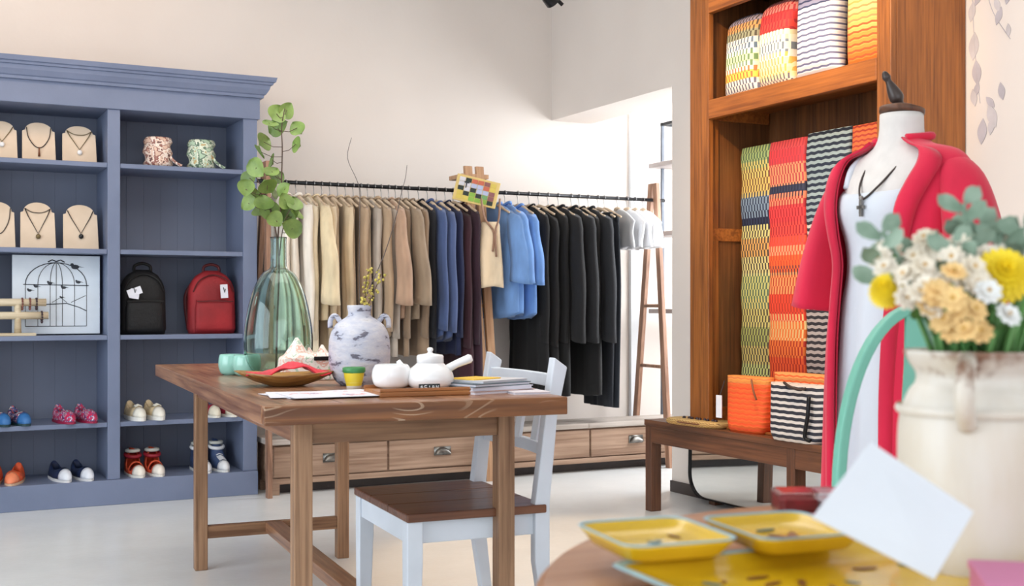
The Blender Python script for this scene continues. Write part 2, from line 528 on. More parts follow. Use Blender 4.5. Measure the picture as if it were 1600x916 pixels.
# bird cage picture
t = thing('cage_picture', 'white canvas with a drawn bird cage leaning on the third shelf', 'picture', (.69, 6.36, .852))
b = new(); box(b, -.21, .205, 0, .025, .006, .402); obj('canvas', b, M['canvas'], t, bevel=.002)
b = new()
def ln(pts, r=.0018): tube(b, [(x, -.001, z) for x, z in pts], r, 5)
cxs, hw_, zb, zs, zt_ = -.005, .145, .045, .255, .365
ln([(cxs - hw_, zb), (cxs + hw_, zb)]); ln([(cxs - hw_ - .01, zs), (cxs + hw_ + .01, zs - .004)], .0022)
for k in range(-5, 6):
    if k % 1: continue
    f = k / 5.0
    if abs(k) in (1, 3, 5) or k == 0:
        x = cxs + hw_ * f
        ln([(x, zb), (x, zs)], .0014)
        ln([(cxs + hw_ * f * math.cos(a), zs + (zt_ - zs) * math.sin(a)) for a in [PI / 2 * q / 8 for q in range(9)]], .0016 if abs(k) < 5 else .0024)
ln([(cxs - .04, zt_ + .003), (cxs - .02, zt_ + .014), (cxs, zt_ + .006), (cxs + .02, zt_ + .014), (cxs + .04, zt_ + .003)], .003)
ln([(cxs - .05, .155), (cxs + .05, .16), (cxs + .11, .14), (cxs + .145, .122)], .0022)
ln([(cxs + .07, .165), (cxs + .14, .2)], .0014)
ln([(cxs - .02, .165), (cxs + .02, .19), (cxs + .05, .165)], .0014)
obj('cage_drawing', b, M['ink'], t)
b = new()
for x, z, s in ((.085, .345, 1.5), (-.1, .245, .8), (-.035, .262, .9), (.03, .24, .9), (.1, .268, .9), (.02, .19, .6), (-.13, .225, .8)):
    ball(b, (x, -.001, z), .010 * s, 8, (1.3, .12, .8)); ball(b, (x - .010 * s, -.001, z + .007 * s), .006 * s, 8, (1, .15, 1))
    prism(b, [(x + .008 * s, z), (x + .03 * s, z - .002), (x + .008 * s, z + .005)], -.0015, 0)
obj('drawn_birds', b, M['ink'], t)

# pine T-bar with bracelets
t = thing('bracelet_stand', 'raw pine T-bar bracelet stand in front of the cage picture', 'display stand', (.5, 6.29, .852))
b = new(); box(b, -.1, .08, -.05, .04, 0, .014); obj('base', b, M['raww'], t, bevel=.002)
b = new(); lathe(b, [(.017, .014), (.015, .09), (.017, .17)], 14); obj('post', b, M['raww'], t, True)
for z, w2 in ((.1, .14), (.165, .13)):
    b = new(); tube(b, [(-w2, 0, z), (w2, 0, z)], .019, 14); obj('bar', b, M['raww'], t, True)
M['bead1'] = pm('brown_beads', (110, 64, 56), .4, .3, 120); M['bead2'] = pm('dark_beads', (54, 38, 44), .4, .3, 120)
for i, (x, z, mm, l) in enumerate(((.055, .165, 'bead1', 'brown bead bracelet on the upper bar of the pine stand, inner one'), (.085, .165, 'bead2', 'dark bead bracelet on the upper bar of the pine stand, outer one'), (.02, .165, 'bead1', 'brown bead bracelet nearest the post of the pine stand'), (.11, .1, 'bead2', 'dark bead bracelet on the lower bar of the pine stand'))):
    b = new()
    for k in range(14):
        a = 2 * PI * k / 14; ball(b, (0, .027 * math.cos(a), -.008 + .027 * math.sin(a)), .0055, 6)
    o = obj('bracelet', b, M[mm], None, True); o.location = (.5 + x, 6.29, .852 + z); tag(o, l, 'bracelet', 'bracelets on the pine stand')

# two wrapped pots on the upper right shelf
def wrapped(x, cols, label, cat):
    mm = sheetmat('wrap_' + str(int(x * 100)), [(.42, cols[1]), (.5, cols[2]), (.58, cols[0]), (.64, cols[3])], cols[0], 34)
    tt = thing('scarf_roll', label, cat, (x, 6.34, 1.72), 0, 'patterned scarf rolls')
    b = new(); rs = []
    for k in range(9):
        z = .155 * k / 8; rr = .07 + .006 * math.sin(k * 1.9) + (-.008 if k in (0, 8) else 0)
        rs.append([Vector((rr * math.cos(a) * (1 + .05 * math.sin(3 * a + k)), rr * math.sin(a), z)) for a in [2 * PI * i / 26 for i in range(26)]])
    rings(b, rs); obj('roll', b, mm, tt, True)
    b = new(); tube(b, smooth_pts([(.05, -.05, .06), (.075, -.055, .03), (.11, -.06, .008)], 4), [.008] * 8 + [.011], 6); obj('tie_end', b, mm, tt, True)
wrapped(1.18, [(222, 190, 170), (150, 96, 86), (240, 226, 214), (96, 60, 60)], 'pink and cream patterned scarf roll on the top right shelf', 'scarf')
wrapped(1.405, [(182, 206, 180), (92, 118, 96), (226, 232, 214), (196, 164, 110)], 'mint green patterned scarf roll on the top right shelf', 'scarf')

# backpacks
def backpack(x, c, label, w2, h, tagside, rz=0):
    body = pm('pack_' + label[:3], c, .7, .12, 6, .2); dk = pm('pack_trim_' + label[:3], tuple(v * .55 for v in c), .6, .1)
    tt = thing('backpack', label, 'backpack', (x, 6.36, .852), rz)
    b = new(); rs = []
    n = 12
    for k in range(n + 1):
        f = k / n; z = h * f
        ww = w2 * (1 - .06 * f) if f < .62 else w2 * math.sqrt(max(.0, 1 - ((f - .62) / .40) ** 2)) * .963
        dd = .075 * (1 - .25 * f) if f < .7 else .075 * .8 * math.sqrt(max(.02, 1 - ((f - .7) / .32) ** 2))
        if k == 0: ww *= .93; dd *= .85
        rs.append([Vector((math.copysign(abs(math.cos(a)) ** .55, math.cos(a)) * ww, math.copysign(abs(math.sin(a)) ** .6, math.sin(a)) * dd, z)) for a in [2 * PI * i / 28 for i in range(28)]])
    rings(b, rs); obj('body', b, body, tt, True)
    b = new(); rs = []
    for k in range(9):
        f = k / 8; z = .012 + h * .5 * f
        ww = w2 * .8 * (1 if f < .8 else .95); dd = .03 * (1 - .4 * (2 * f - 1) ** 4)
        rs.append([Vector((math.copysign(abs(math.cos(a)) ** .5, math.cos(a)) * ww, -.065 + math.copysign(abs(math.sin(a)) ** .6, math.sin(a)) * dd, z)) for a in [2 * PI * i / 24 for i in range(24)]])
    rings(b, rs); obj('front_pocket', b, body, tt, True)
    b = new(); tube(b, smooth_pts([(-w2 * .76, -.093, h * .51), (0, -.098, h * .52), (w2 * .76, -.093, h * .51)], 6), .003, 6); obj('zipper', b, dk, tt)
    b = new(); tube(b, smooth_pts([(-w2 * .85, -.05, h * .66), (-w2 * .6, -.062, h * .84), (0, -.05, h * .93), (w2 * .6, -.062, h * .84), (w2 * .85, -.05, h * .66)], 6), .0035, 6); obj('zipper', b, dk, tt)
    b = new(); tube(b, smooth_pts([(-.042, 0, h * .96), (-.038, 0, h * 1.06), (0, 0, h * 1.1), (.038, 0, h * 1.06), (.042, 0, h * .96)], 6), .008, 8); obj('top_handle', b, dk, tt, True)
    for s in (-1, 1):
        b = new(); tube(b, smooth_pts([(s * w2 * .45, .06, h * .9), (s * w2 * .9, .1, h * .6), (s * w2 * .8, .09, .02)], 6), .012, 8); obj('shoulder_strap', b, dk, tt, True)
    b = new(); 
    Mx = Matrix.Translation((tagside[0], -.1, tagside[1])) @ Matrix.Rotation(tagside[2], 4, 'Y')
    box(b, -.019, .019, -.002, .002, -.036, .036, Mx); g = obj('price_tag', b, M['paper'], tt); g['label'] = 'white price tag'
    b = new(); tube(b, [(tagside[0] - .005, -.104, tagside[1] + .02), (tagside[0] + .002, -.104, tagside[1] - .006), (tagside[0] + .006, -.104, tagside[1] + .012)], .0022, 5); obj('tag_mark', b, M['ink'], g)
    return tt
t = backpack(1.105, (12, 12, 15), 'black backpack with paper tags on the shelf beside the divider', .118, .335, (-.055, .22, R(70)))
b = new(); box(b, -.105, -.06, -.098, -.094, .175, .225, Matrix.Rotation(R(8), 4, 'Y')); g = obj('price_tag', b, M['paper'], t); g['label'] = 'second white tag'
backpack(1.462, (150, 34, 40), 'dark red backpack with a white tag on the middle right shelf', .125, .335, (.045, .225, R(-4)))

# ------------------------------------------------------------------ shoes
def shoe(kind, x, y, z, rz, cols, label, group):
    """toe points to -Y"""
    up = pm('shoe_upper_' + kind, cols[0], .6, .12, 40) if not isinstance(cols[0], bpy.types.Material) else cols[0]
    toe = pm('shoe_toe_' + kind, cols[1], .5, .05); toe = up if kind == 'floral' else toe; sole = pm('shoe_sole_' + kind, cols[2], .6, .05); ins = pm('shoe_inside_' + kind, cols[3], .8, .1)
    tt = thing('shoe', label, 'shoe', (x, y, z), rz, group)
    L = .235
    def width(f): return .040 * (math.sin(PI * min(1, (f + .04) * 1.9) / 2) ** .7 if f < .5 else 1 - .22 * (f - .5) * 2) * (1 if f > .02 else .5) * (1 if f < .97 else .85)
    def outline(f, k=1.0): return width(f) * k
    # sole
    b = new(); rs = []
    for zz, kk in ((0, 1.0), (.014 if kind != 'sneaker' else .022, 1.03)):
        ring = []
        n = 16
        for i in range(n + 1): f = i / n; ring.append(Vector((outline(f) * kk + .002, -L / 2 + L * f, zz)))
        for i in range(n, -1, -1): f = i / n; ring.append(Vector((-outline(f) * kk - .002, -L / 2 + L * f, zz)))
        rs.append(ring)
    rings(b, rs); obj('sole', b, sole, tt)
    s0 = .012 if kind != 'sneaker' else .02
    high = kind in ('hightop', 'sandal')
    def topz(f):
        if high: return .035 + .03 * f / .5 if f < .5 else .065 + (.085 if kind == 'hightop' else .06) * min(1, (f - .5) / .25)
        return .028 + .030 * math.sin(min(1, f / .38) * PI / 2) if f < .38 else .058 - .012 * math.sin((f - .38) / .62 * PI) + .02 * max(0, (f - .8) / .2)
    # upper: arch sections, opening after 38% of the length
    b = new(); n = 14; secs = []
    fo = .36
    for i in range(n + 1):
        f = .0 + i / n
        w_ = outline(f); h_ = topz(f) * (.55 if i == 0 else .85 if i == 1 else 1)
        r = []
        for k in range(13):
            a = PI * k / 12
            r.append(Vector((w_ * math.cos(a), -L / 2 + L * f, s0 + (h_ - s0 * .3) * math.sin(a) ** .8)))
        secs.append(r)
    vr = [[b.verts.new(p) for p in r] for r in secs]
    for i in range(n):
        f = (i + .5) / n
        for k in range(12):
            if f > fo and 4 <= k <= 7 and not high and f < .97: continue
            if kind == 'sandal' and .30 < f < .72 and 1 <= k <= 10 and not (.42 < f < .52): continue
            b.faces.new((vr[i][k], vr[i][k + 1], vr[i + 1][k + 1], vr[i + 1][k]))
    b.faces.new(vr[0]); b.faces.new(list(reversed(vr[-1])))
    obj('upper', b, up, tt, True, solid=.003)
    # toe cap
    b = new(); rs = []
    for f in (.0, .03, .08, .15, .23):
        w_ = outline(f) * 1.04 + .001; h_ = topz(f) * (.62 if f == 0 else .95 if f < .05 else 1.05)
        rs.append([Vector((w_ * math.cos(PI * k / 12), -L / 2 - .002 + L * f, s0 + (h_ - s0 * .3) * math.sin(PI * k / 12) ** .8)) for k in range(13)])
    rings(b, rs, False, False); b.faces.new([b.verts[i] for i in range(0)]) if False else None
    b.verts.ensure_lookup_table(); b.faces.new(b.verts[0:13])
    obj('toe_cap', b, toe, tt, True, solid=.002)
    # inside
    b = new(); ring = [Vector((outline(f) * .82, -L / 2 + L * f, s0 + .012)) for f in [.3 + .66 * i / 8 for i in range(9)]]
    ring += [Vector((-v.x, v.y, v.z)) for v in reversed(ring)]
    rings(b, [ring, [v + Vector((0, 0, .004)) for v in ring]]); obj('insole', b, ins, tt)
    if kind == 'sneaker' or kind == 'hightop':
        for q in range(4 if kind == 'sneaker' else 6):
            f = .27 + .05 * q; zz = s0 + topz(f) + .001
            b = new(); tube(b, [(-.018, -L / 2 + L * f, zz - .006), (0, -L / 2 + L * f, zz + .002), (.018, -L / 2 + L * f, zz - .006)], .0028, 6)
            obj('lace', b, toe, tt, True)
    if kind == 'sandal' or kind == 'hightop':
        b = new(); pts = []
        zc = .1 if kind == 'sandal' else .12
        for k in range(17):
            a = 2 * PI * k / 16; pts.append((.036 * math.cos(a), .062 + .04 * math.sin(a), zc + .008 * math.sin(a)))
        tube(b, pts, .010, 8); obj('ankle_strap' if kind == 'sandal' else 'collar', b, toe if kind == 'hightop' else pm('sandal_strap', (150, 26, 44), .5, .1), tt, True)
        b = new(); pts = [(.03 * math.cos(2 * PI * k / 16), .066 + .034 * math.sin(2 * PI * k / 16), zc + .022) for k in range(17)]
        tube(b, pts, .009, 8); obj('collar_edge', b, pm('pale_collar', (206, 208, 200), .6, .04), tt, True)
    if kind == 'bow' or kind == 'peep':
        b = new(); ball(b, (0, -L / 2 + .03, .045), .006, 8, (3.2, 1, 1)); obj('toe_detail', b, pm('toe_detail_' + kind, cols[3], .5, .1), tt, True)


def pair(kind, xs, y, z, cols, desc, group, rz=0):
    for x, side in zip(xs, ('left', 'right')):
        shoe(kind, x, y, z, rz, cols, side + '-hand shoe of the ' + desc, group)


floral = sheetmat('floral_upper', [(.38, (190, 40, 84)), (.5, (52, 74, 130)), (.56, (232, 226, 236)), (.6, (196, 36, 84)), (.68, (120, 190, 190))], (186, 34, 80), 60)
folk = sheetmat('folk_upper', [(.4, (30, 70, 130)), (.5, (190, 80, 60)), (.55, (40, 100, 160)), (.62, (230, 220, 200))], (24, 34, 60), 60)
pair('folk', (.42, .512), 6.32, .413, [folk, (52, 110, 170), (30, 60, 66), (16, 16, 22)], 'blue and brown folk-pattern flats at the left edge', 'blue folk-pattern flats', R(12))
pair('floral', (.722, .826), 6.32, .413, [floral, (196, 40, 92), (150, 26, 66), (30, 20, 48)], 'pink floral flats on the fourth shelf', 'pink floral flats', R(10))
pair('peep2', (.385, .487), 6.33, .125, [(226, 92, 48), (240, 138, 96), (214, 180, 150), (190, 60, 30)], 'orange pumps at the left edge, bottom shelf', 'orange pumps', R(-14))
pair('peep', (.703, .808), 6.32, .125, [(20, 34, 66), (226, 230, 238), (220, 220, 220), (12, 16, 30)], 'navy pumps with white toes on the bottom shelf', 'navy and white pumps', R(10))
pair('sneaker', (1.066, 1.162), 6.32, .413, [(206, 186, 150), (236, 232, 220), (238, 236, 230), (40, 32, 26)], 'beige sneakers with white toes below the black backpack', 'beige sneakers', R(6))
pair('bow', (1.45, 1.54), 6.33, .413, [(150, 40, 60), (224, 216, 196), (230, 226, 216), (40, 20, 26)], 'red and cream flats behind the table edge', 'red and cream flats', R(6))
pair('sandal', (1.065, 1.163), 6.32, .125, [(222, 90, 56), (240, 232, 220), (240, 236, 226), (120, 24, 30)], 'orange high-cuff sandals on the bottom right shelf', 'orange high-cuff sandals', R(4))
pair('hightop', (1.405, 1.50), 6.33, .125, [(56, 74, 110), (226, 228, 232), (236, 236, 232), (20, 26, 44)], 'navy and white high-tops behind the table leg', 'navy high-tops', R(4))

# ------------------------------------------------------------------ low drawer bench under the rack
UF, UB = 6.12, 6.385
t = thing('drawer_unit', 'long low pale wood drawer unit with cup handles under the clothes rack', 'drawer unit', (3.0, UF, 0))
ox, oy = 3.0, UF
bx('carcass', M['dwood'], t, 1.72 - ox, 4.62 - ox, .012, UB - oy, .06, .265, .002)
for i in range(3):
    bx('top_board', M['dwoodtop'], t, 1.70 - ox + i * .978, 1.70 - ox + (i + 1) * .978 - .002, -.018, UB - oy + .01, .265, .295, .003)
bx('bottom_rail', M['dwood'], t, 1.72 - ox, 4.62 - ox, -.004, .012, .055, .085)
for i, x in enumerate((1.72, 4.56)):
    for y in (-.006, UB - oy - .05): bx('foot', M['dwood'], t, x - ox, x - ox + .045, y, y + .045, 0, .06)
bx('plinth', M['skirt'], t, 1.78 - ox, 4.5 - ox, .08, .10, 0, .06)
for i in range(4):
    a = 1.735 + .648 * i
    d = bx('drawer', M['dwood'], t, a - ox, a + .636 - ox, -.004, .012, .092, .255, .004)
    b = new(); cx = a + .318 - ox
    ring = []
    for k in range(9):
        al = PI * k / 8
        ring.append([Vector((cx + .045 * math.cos(al), -.006 - .024 * math.sin(bt), .168 + .034 * math.sin(al) * math.cos(bt))) for bt in [PI / 2 * q / 5 for q in range(6)]])
    rings(b, ring, False, False)
    box(b, cx - .05, cx + .05, -.007, -.004, .16, .206)
    obj('cup_handle', b, M['chrome'], d, True, solid=.003)

# ------------------------------------------------------------------ clothes rack
RY, RZ = 6.22, 1.665
t = thing('clothes_rack', 'long clothes rack with wooden A-frames and a dark steel rail', 'clothes rack', (3.0, RY, 0))
b = new(); tube(b, [(-1.33, 0, RZ), (1.28, 0, RZ)], .011, 10); obj('rail', b, M['metalb'], t, True)
for ta, ba in ((2.872, 2.945), (2.945, 3.0)):
    b = new(); rings(b, [[Vector((X_ - 3.0 + a, y_ + c, z_)) for a, c in ((-.024, -.012), (.024, -.012), (.024, .012), (-.024, .012))] for X_, y_, z_ in ((ba + .03, -.16, 0), (ta, -.075, 1.80))])
    obj('leg', b, M['rackwood_l'], t, bevel=.002)
b = new(); box(b, -.17, .0, -.09, .09, 1.73, 1.755); obj('top_block', b, M['rackwood_l'], t, bevel=.002)
for X, front_floor in ((1.72, 0), (3.0, 0), (4.2, 0)):
    for s in ((-1, 1) if X != 3.0 else (1,)):
        b = new(); x = X - 3.0
        y0 = s * (.17 if s < 0 else .235)
        dx = -.03 if X < 2 else 0
        rs = []
        for (yy, zz, d) in ((y0, 0, dx), (s * .024, 1.77, 0)):
            rs.append([Vector((x + d + a, yy + c, zz)) for a, c in ((-.013, -.022), (.013, -.022), (.013, .022), (-.013, .022))])
        rings(b, rs); obj('leg', b, M['rackwood'], t, bevel=.002)
    for z in (.62, 1.0):
        b = new(); f = 1 - z / 1.77
        tube(b, [(x, -.17 * f - .03, z), (x, .235 * f + .03, z)], .011, 8); obj('rung', b, M['rackwood'], t, True)

# sign tilted on the middle frame
t = thing('patchwork_sign', 'small multicoloured patchwork plaque tilted on the middle rack frame', 'sign', (2.895, 6.075, 1.652), R(-22))
Mx = Matrix.Rotation(R(13), 4, 'Y')
b = new(); box(b, -.125, .125, 0, .012, -.075, .075, Mx); obj('board', b, pm('sign_yellow', (226, 200, 128), .6, .05), t, bevel=.003)
TC = {'w': (222, 222, 230), 'k': (40, 52, 48), 'o': (206, 110, 84), 'y': (222, 200, 96), 'g': (142, 186, 76), 'm': (150, 96, 96), 'l': (186, 196, 226), 'd': (120, 170, 110)}
rows = ['wkoomy', 'wwlloy', 'kwkllm', 'ykgkdm', 'yygggk'][:5]
for r, row in enumerate(rows):
    for c, ch in enumerate(row):
        k = 'tile_' + ch
        if k not in M: M[k] = pm(k, TC[ch], .6, .05)
        b = new(); box(b, -.108 + c * .036, -.108 + c * .036 + .033, -.003, 0, .064 - (r + 1) * .0256, .064 - r * .0256 - .002, Mx); obj('tile', b, M[k], t)
b = new()
box(b, -.078, -.05, -.006, -.003, .032, .039, Mx); box(b, -.067, -.061, -.006, -.003, .004, .034, Mx)
obj('letter', b, M['ink'], t)

# garments --------------------------------------------------
GM = {}
def fabric(name, c, var=.10):
    if name not in GM:
        mm, nt, p = base('cloth_' + name, .88)
        n = noise(nt, coords(nt, (3, 3, 1)), 4, 3)
        nt.links.new(ramp(nt, n, [(.3, tuple(x * (1 - var) for x in c)), (.7, tuple(min(255, x * (1 + var)) for x in c))]), p.inputs['Base Color'])
        p.inputs['Sheen Weight'].default_value = .15 if sum(c) > 200 else .05
        bump(nt, p, noise(nt, coords(nt), 160, 2), .15, .002)
        GM[name] = mm
    return GM[name]


def garment_body(length, hw, th, flare, seed, neck=.06, drop=.075, hemcurve=0):
    """closed hanging cloth body; y is the shoulder axis, x the thin axis; origin at the neck top"""
    rnd = random.Random(seed); b = new(); rs = []
    n = 36; ph = [rnd.uniform(0, 6.28) for _ in range(4)]; rowsn = 18
    for i in range(rowsn + 1):
        f = i / rowsn
        if i <= 4:
            g = i / 4; y = neck + (hw - neck) * g; z = -drop * (g ** 1.5); tk = th * (.5 + .5 * g)
        else:
            g = (i - 4) / (rowsn - 4); y = hw * (.97 + flare * g); z = -drop - (length - drop) * g; tk = th * (1 + .35 * g)
        fold = .0 if i < 3 else min(1, (i - 2) / 8)
        ring = []
        for k in range(n):
            a = 2 * PI * k / n; cy, sx = math.cos(a), math.sin(a)
            yy = y * math.copysign(abs(cy) ** .8, cy)
            xx = tk * math.copysign(abs(sx) ** .7, sx)
            w_ = fold * (.008 * math.sin(yy * 62 + ph[0] + 1.2 * f) + .006 * math.sin(yy * 37 + ph[1] - f * 2))
            zz = z
            if i == rowsn: zz += hemcurve * (abs(cy) ** 2) + .006 * math.sin(yy * 40 + ph[2])
            ring.append(Vector((xx + w_, yy * (1 + .03 * fold * math.sin(6 * f + ph[3])), zz)))
        rs.append(ring)
    rings(b, rs); return b


def sleeve(side, hw, drop, ln_, r0, r1, out, fwd=0, seed=0):
    b = new(); rs = []; n = 16; rnd = random.Random(seed + side * 9)
    ph = rnd.uniform(0, 6)
    top = Vector((0, side * (hw - .035), -drop + .02))
    for i in range(12):
        f = i / 11
        c = top + Vector((fwd * f * f + .004 * math.sin(9 * f + ph), side * (out * math.sin(f * 1.45) + .018), -ln_ * f - .0))
        r = r0 + (r1 - r0) * f
        if i == 0: r *= .72
        rr = 1 + (.06 * math.sin(11 * f + ph))
        rs.append([c + Vector((r * .5 * rr * math.cos(a) + .003 * math.sin(a * 5 + ph), r * math.sin(a) * side, -.012 * math.sin(a) * (1 if i else 0) + (.02 * -math.sin(a) if i == 0 else 0))) for a in [2 * PI * k / n for k in range(n)]])
    rings(b, rs); return b


def hanger(x, label, grp, mat='hangw', shape='wood', z=0):
    tt = thing('coat_hanger', label, 'hanger', (x, RY, RZ), 0, grp)
    b = new()
    pts = [(0, .014 * math.cos(a), .0 + .014 * math.sin(a)) for a in [R(-20) + R(200) * k / 9 for k in range(10)]]
    pts = [(0, .016 * math.cos(a), .016 * math.sin(a) - .002) for a in [R(200) - R(220) * k / 10 for k in range(11)]]
    pts += [(0, .006, -.022), (0, 0, -.04), (0, 0, -.075)]
    tube(b, pts, .0022, 6); obj('hook', b, M['hook'], tt, True)
    b = new(); zz = -.075
    tube(b, smooth_pts([(0, -.19, zz - .055), (0, -.12, zz - .03), (0, -.05, zz - .004), (0, 0, zz + .006), (0, .05, zz - .004), (0, .12, zz - .03), (0, .19, zz - .055)], 3), [.007] * 4 + [.010] * 11 + [.007] * 4, 8)
    obj('shoulder_bar', b, M[mat], tt, True)
    return tt


PROTO = {}
def garment(kind, x, mname, color, label, cat, grp, dz=0, rz=0, hl=None):
    """kinds: tee, shirt, tunic, jacket, skirt, trousers, dress"""
    spec = dict(
        tee=(.62, .20, .020, .02, .28, .075, .085, .03), tunic=(.86, .195, .018, .10, .70, .050, .036, .018),
        shirt=(.78, .205, .020, .06, .66, .055, .046, .035), jacket=(.78, .215, .036, .06, .74, .072, .064, .045),
        wideshirt=(.66, .205, .022, .10, .52, .060, .088, .10), blueshirt=(.66, .205, .026, .10, .40, .070, .088, .075), dress=(1.02, .185, .018, .22, .0, 0, 0, 0),
        smock=(.56, .15, .03, .35, .0, 0, 0, 0), longdress=(1.12, .19, .028, .24, .74, .056, .044, .012))[kind]
    ln_, hw, th, fl, sl, r0, r1, out = spec
    tt = thing({'wideshirt': 'shirt', 'tee': 'top', 'tunic': 'tunic', 'shirt': 'shirt', 'jacket': 'jacket', 'blueshirt': 'shirt', 'dress': 'dress', 'smock': 'smock', 'longdress': 'dress'}[kind], label, cat, (x, RY, RZ - .078 + dz), rz, grp)
    v = (int(x * 100) % 3)
    key = (kind, v)
    if key not in PROTO:
        parts = [('body', garment_body(ln_, hw, th, fl, 11 + v * 5, hemcurve=.03 if kind in ('blueshirt', 'shirt') else 0))]
        if sl:
            for s in (-1, 1): parts.append(('sleeve', sleeve(s, hw, .075, sl, r0, r1, out, 0, v)))
            if kind != 'jacket':
                for s in (-1, 1): pass
        b = new(); tube(b, [(.022 * math.sin(a), .062 * math.cos(a), .004 + .010 * math.cos(2 * a)) for a in [2 * PI * k / 20 for k in range(21)]], .009 if kind in ('shirt', 'jacket', 'blueshirt') else .005, 6); parts.append(('collar', b))
        ms = []
        for nme, bmm in parts:
            me = bpy.data.meshes.new(nme); bmesh.ops.recalc_face_normals(bmm, faces=bmm.faces); bmm.to_mesh(me); bmm.free()
            for p in me.polygons: p.use_smooth = True
            me.materials.append(None); ms.append((nme, me))
        PROTO[key] = ms
    mm = fabric(mname, color)
    for nme, me in PROTO[key]:
        o = bpy.data.objects.new(nme, me); COL.objects.link(o); o.parent = tt; setm(o, mm)
    hanger(x, 'hanger carrying the ' + (hl or label), 'hangers on the rack')
    return tt


ORD = ['first', 'second', 'third', 'fourth', 'fifth', 'sixth', 'seventh', 'eighth', 'ninth', 'tenth', 'eleventh', 'twelfth', 'thirteenth', 'fourteenth', 'fifteenth', 'sixteenth', 'seventeenth', 'eighteenth', 'nineteenth', 'twentieth', 'twenty-first', 'twenty-second']
light = [
    (1.78, 'tunic', 'w1', (226, 218, 206), 'off-white tunic'), (1.83, 'tunic', 'w2', (214, 204, 190), 'pale stone tunic'),
    (1.885, 'shirt', 'w1', (226, 218, 206), 'off-white shirt'), (1.94, 'tunic', 'c1', (218, 204, 178), 'cream tunic'),
    (1.985, 'wideshirt', 'c2', (224, 206, 170), 'butter cream shirt with wide sleeve'), (2.03, 'tunic', 'b1', (204, 184, 154), 'light beige tunic'),
    (2.075, 'dress', 'b2', (196, 174, 146), 'beige sleeveless dress'), (2.12, 'tunic', 'b1', (204, 184, 154), 'light beige tunic'),
    (2.165, 'dress', 'b3', (182, 160, 134), 'warm beige sleeveless dress'), (2.21, 'tunic', 'b4', (168, 144, 118), 'camel tunic'),
    (2.255, 'dress', 'b3', (182, 160, 134), 'warm beige sleeveless dress'), (2.295, 'tunic', 'g1', (172, 160, 148), 'grey-beige tunic'),
    (2.335, 'shirt', 'b4', (168, 144, 118), 'camel shirt'), (2.375, 'tunic', 'g1', (172, 160, 148), 'grey-beige tunic'),
    (2.42, 'wideshirt', 'r1', (178, 146, 122), 'rosy tan long-sleeved shirt'), (2.46, 'tunic', 't1', (140, 118, 96), 'brown-beige tunic'),
    (2.50, 'wideshirt', 't2', (150, 130, 108), 'taupe long-sleeved shirt'), (2.54, 'tunic', 't1', (140, 118, 96), 'brown-beige tunic')]
for i, (x, k, mn, c, l) in enumerate(light):
    garment(k, x, mn, c, f'{l}, {ORD[i]} garment from the left end of the rack', {'tunic': 'tunic', 'dress': 'dress'}.get(k, 'shirt'), 'pale garments on the left half of the rack', rz=R(random.uniform(-5, 5)), hl=f'{ORD[i]} garment from the left end of the rack')
garment('tunic', 2.60, 'bk1', (17, 19, 26), 'near-black tunic beside the taupe garments', 'tunic', 'dark tunics left of the middle frame', dz=.0)
garment('shirt', 2.655, 'sl', (66, 84, 126), 'slate blue long-sleeved shirt left of the navy one', 'shirt', 'dark tunics left of the middle frame')
garment('shirt', 2.71, 'sl2', (72, 88, 128), 'slate blue shirt touching the navy tunic', 'shirt', 'dark tunics left of the middle frame', dz=-.01)
garment('tunic', 2.765, 'nv', (26, 34, 66), 'navy tunic between slate blue and maroon ones', 'tunic', 'dark tunics left of the middle frame')
garment('longdress', 2.815, 'mr', (52, 22, 32), 'maroon dress next to the navy tunic', 'dress', 'maroon dresses', dz=-.02)
garment('longdress', 2.87, 'mr2', (44, 20, 34), 'dark maroon dress closest to the middle frame', 'dress', 'maroon dresses')
# cream smock hung in front of the middle frame with a brown tie
t = thing('smock', 'cream child-size smock with brown tie hung on the middle rack frame', 'smock', (2.955, 6.02, 1.475), R(62))
b = garment_body(.37, .055, .022, .45, 3, neck=.045, drop=.02); obj('body', b, fabric('smock', (226, 206, 176)), t, True)
b = new(); tube(b, smooth_pts([(-.02, -.055, .13), (-.03, -.05, .02), (-.034, -.03, -.06), (-.036, -.035, -.2)], 5), .006, 6); obj('tie', b, M['rackwood'], t, True)
b = new(); tube(b, smooth_pts([(-.02, .05, .13), (-.03, .03, .02), (-.034, -.02, -.06), (-.036, -.015, -.17)], 5), .006, 6); obj('tie', b, M['rackwood'], t, True)
BL = (112, 152, 208)
garment('blueshirt', 3.08, 'bl1', BL, 'light blue open-collar shirt, front one right of the middle frame', 'shirt', 'light blue shirts', rz=R(10))
garment('blueshirt', 3.15, 'bl2', (106, 148, 208), 'light blue shirt between the two other blue shirts', 'shirt', 'light blue shirts', dz=.005)
garment('blueshirt', 3.235, 'bl3', (100, 142, 204), 'light blue shirt touching the black dresses', 'shirt', 'light blue shirts', dz=-.005, rz=R(-4))
b = new()
garment('longdress', 3.31, 'bk2', (12, 12, 14), 'long black dress behind the blue shirts', 'dress', 'long black dresses')
garment('longdress', 3.375, 'bk3', (14, 13, 15), 'second long black dress behind the blue shirts', 'dress', 'long black dresses', dz=-.02)
garment('longdress', 3.44, 'bk2', (12, 12, 14), 'long black dress touching the first dark jacket', 'dress', 'long black dresses')
garment('jacket', 3.51, 'bk4', (19, 19, 22), 'black jacket, first of the three dark jackets', 'jacket', 'dark jackets')
garment('jacket', 3.60, 'bk5', (24, 25, 29), 'charcoal jacket, middle one of three', 'jacket', 'dark jackets')
garment('longdress', 3.655, 'bk2', (12, 12, 14), 'long black dress between the charcoal jackets', 'dress', 'long black dresses')
garment('jacket', 3.72, 'bk6', (29, 31, 36), 'charcoal grey jacket, last of the dark jackets', 'jacket', 'dark jackets')


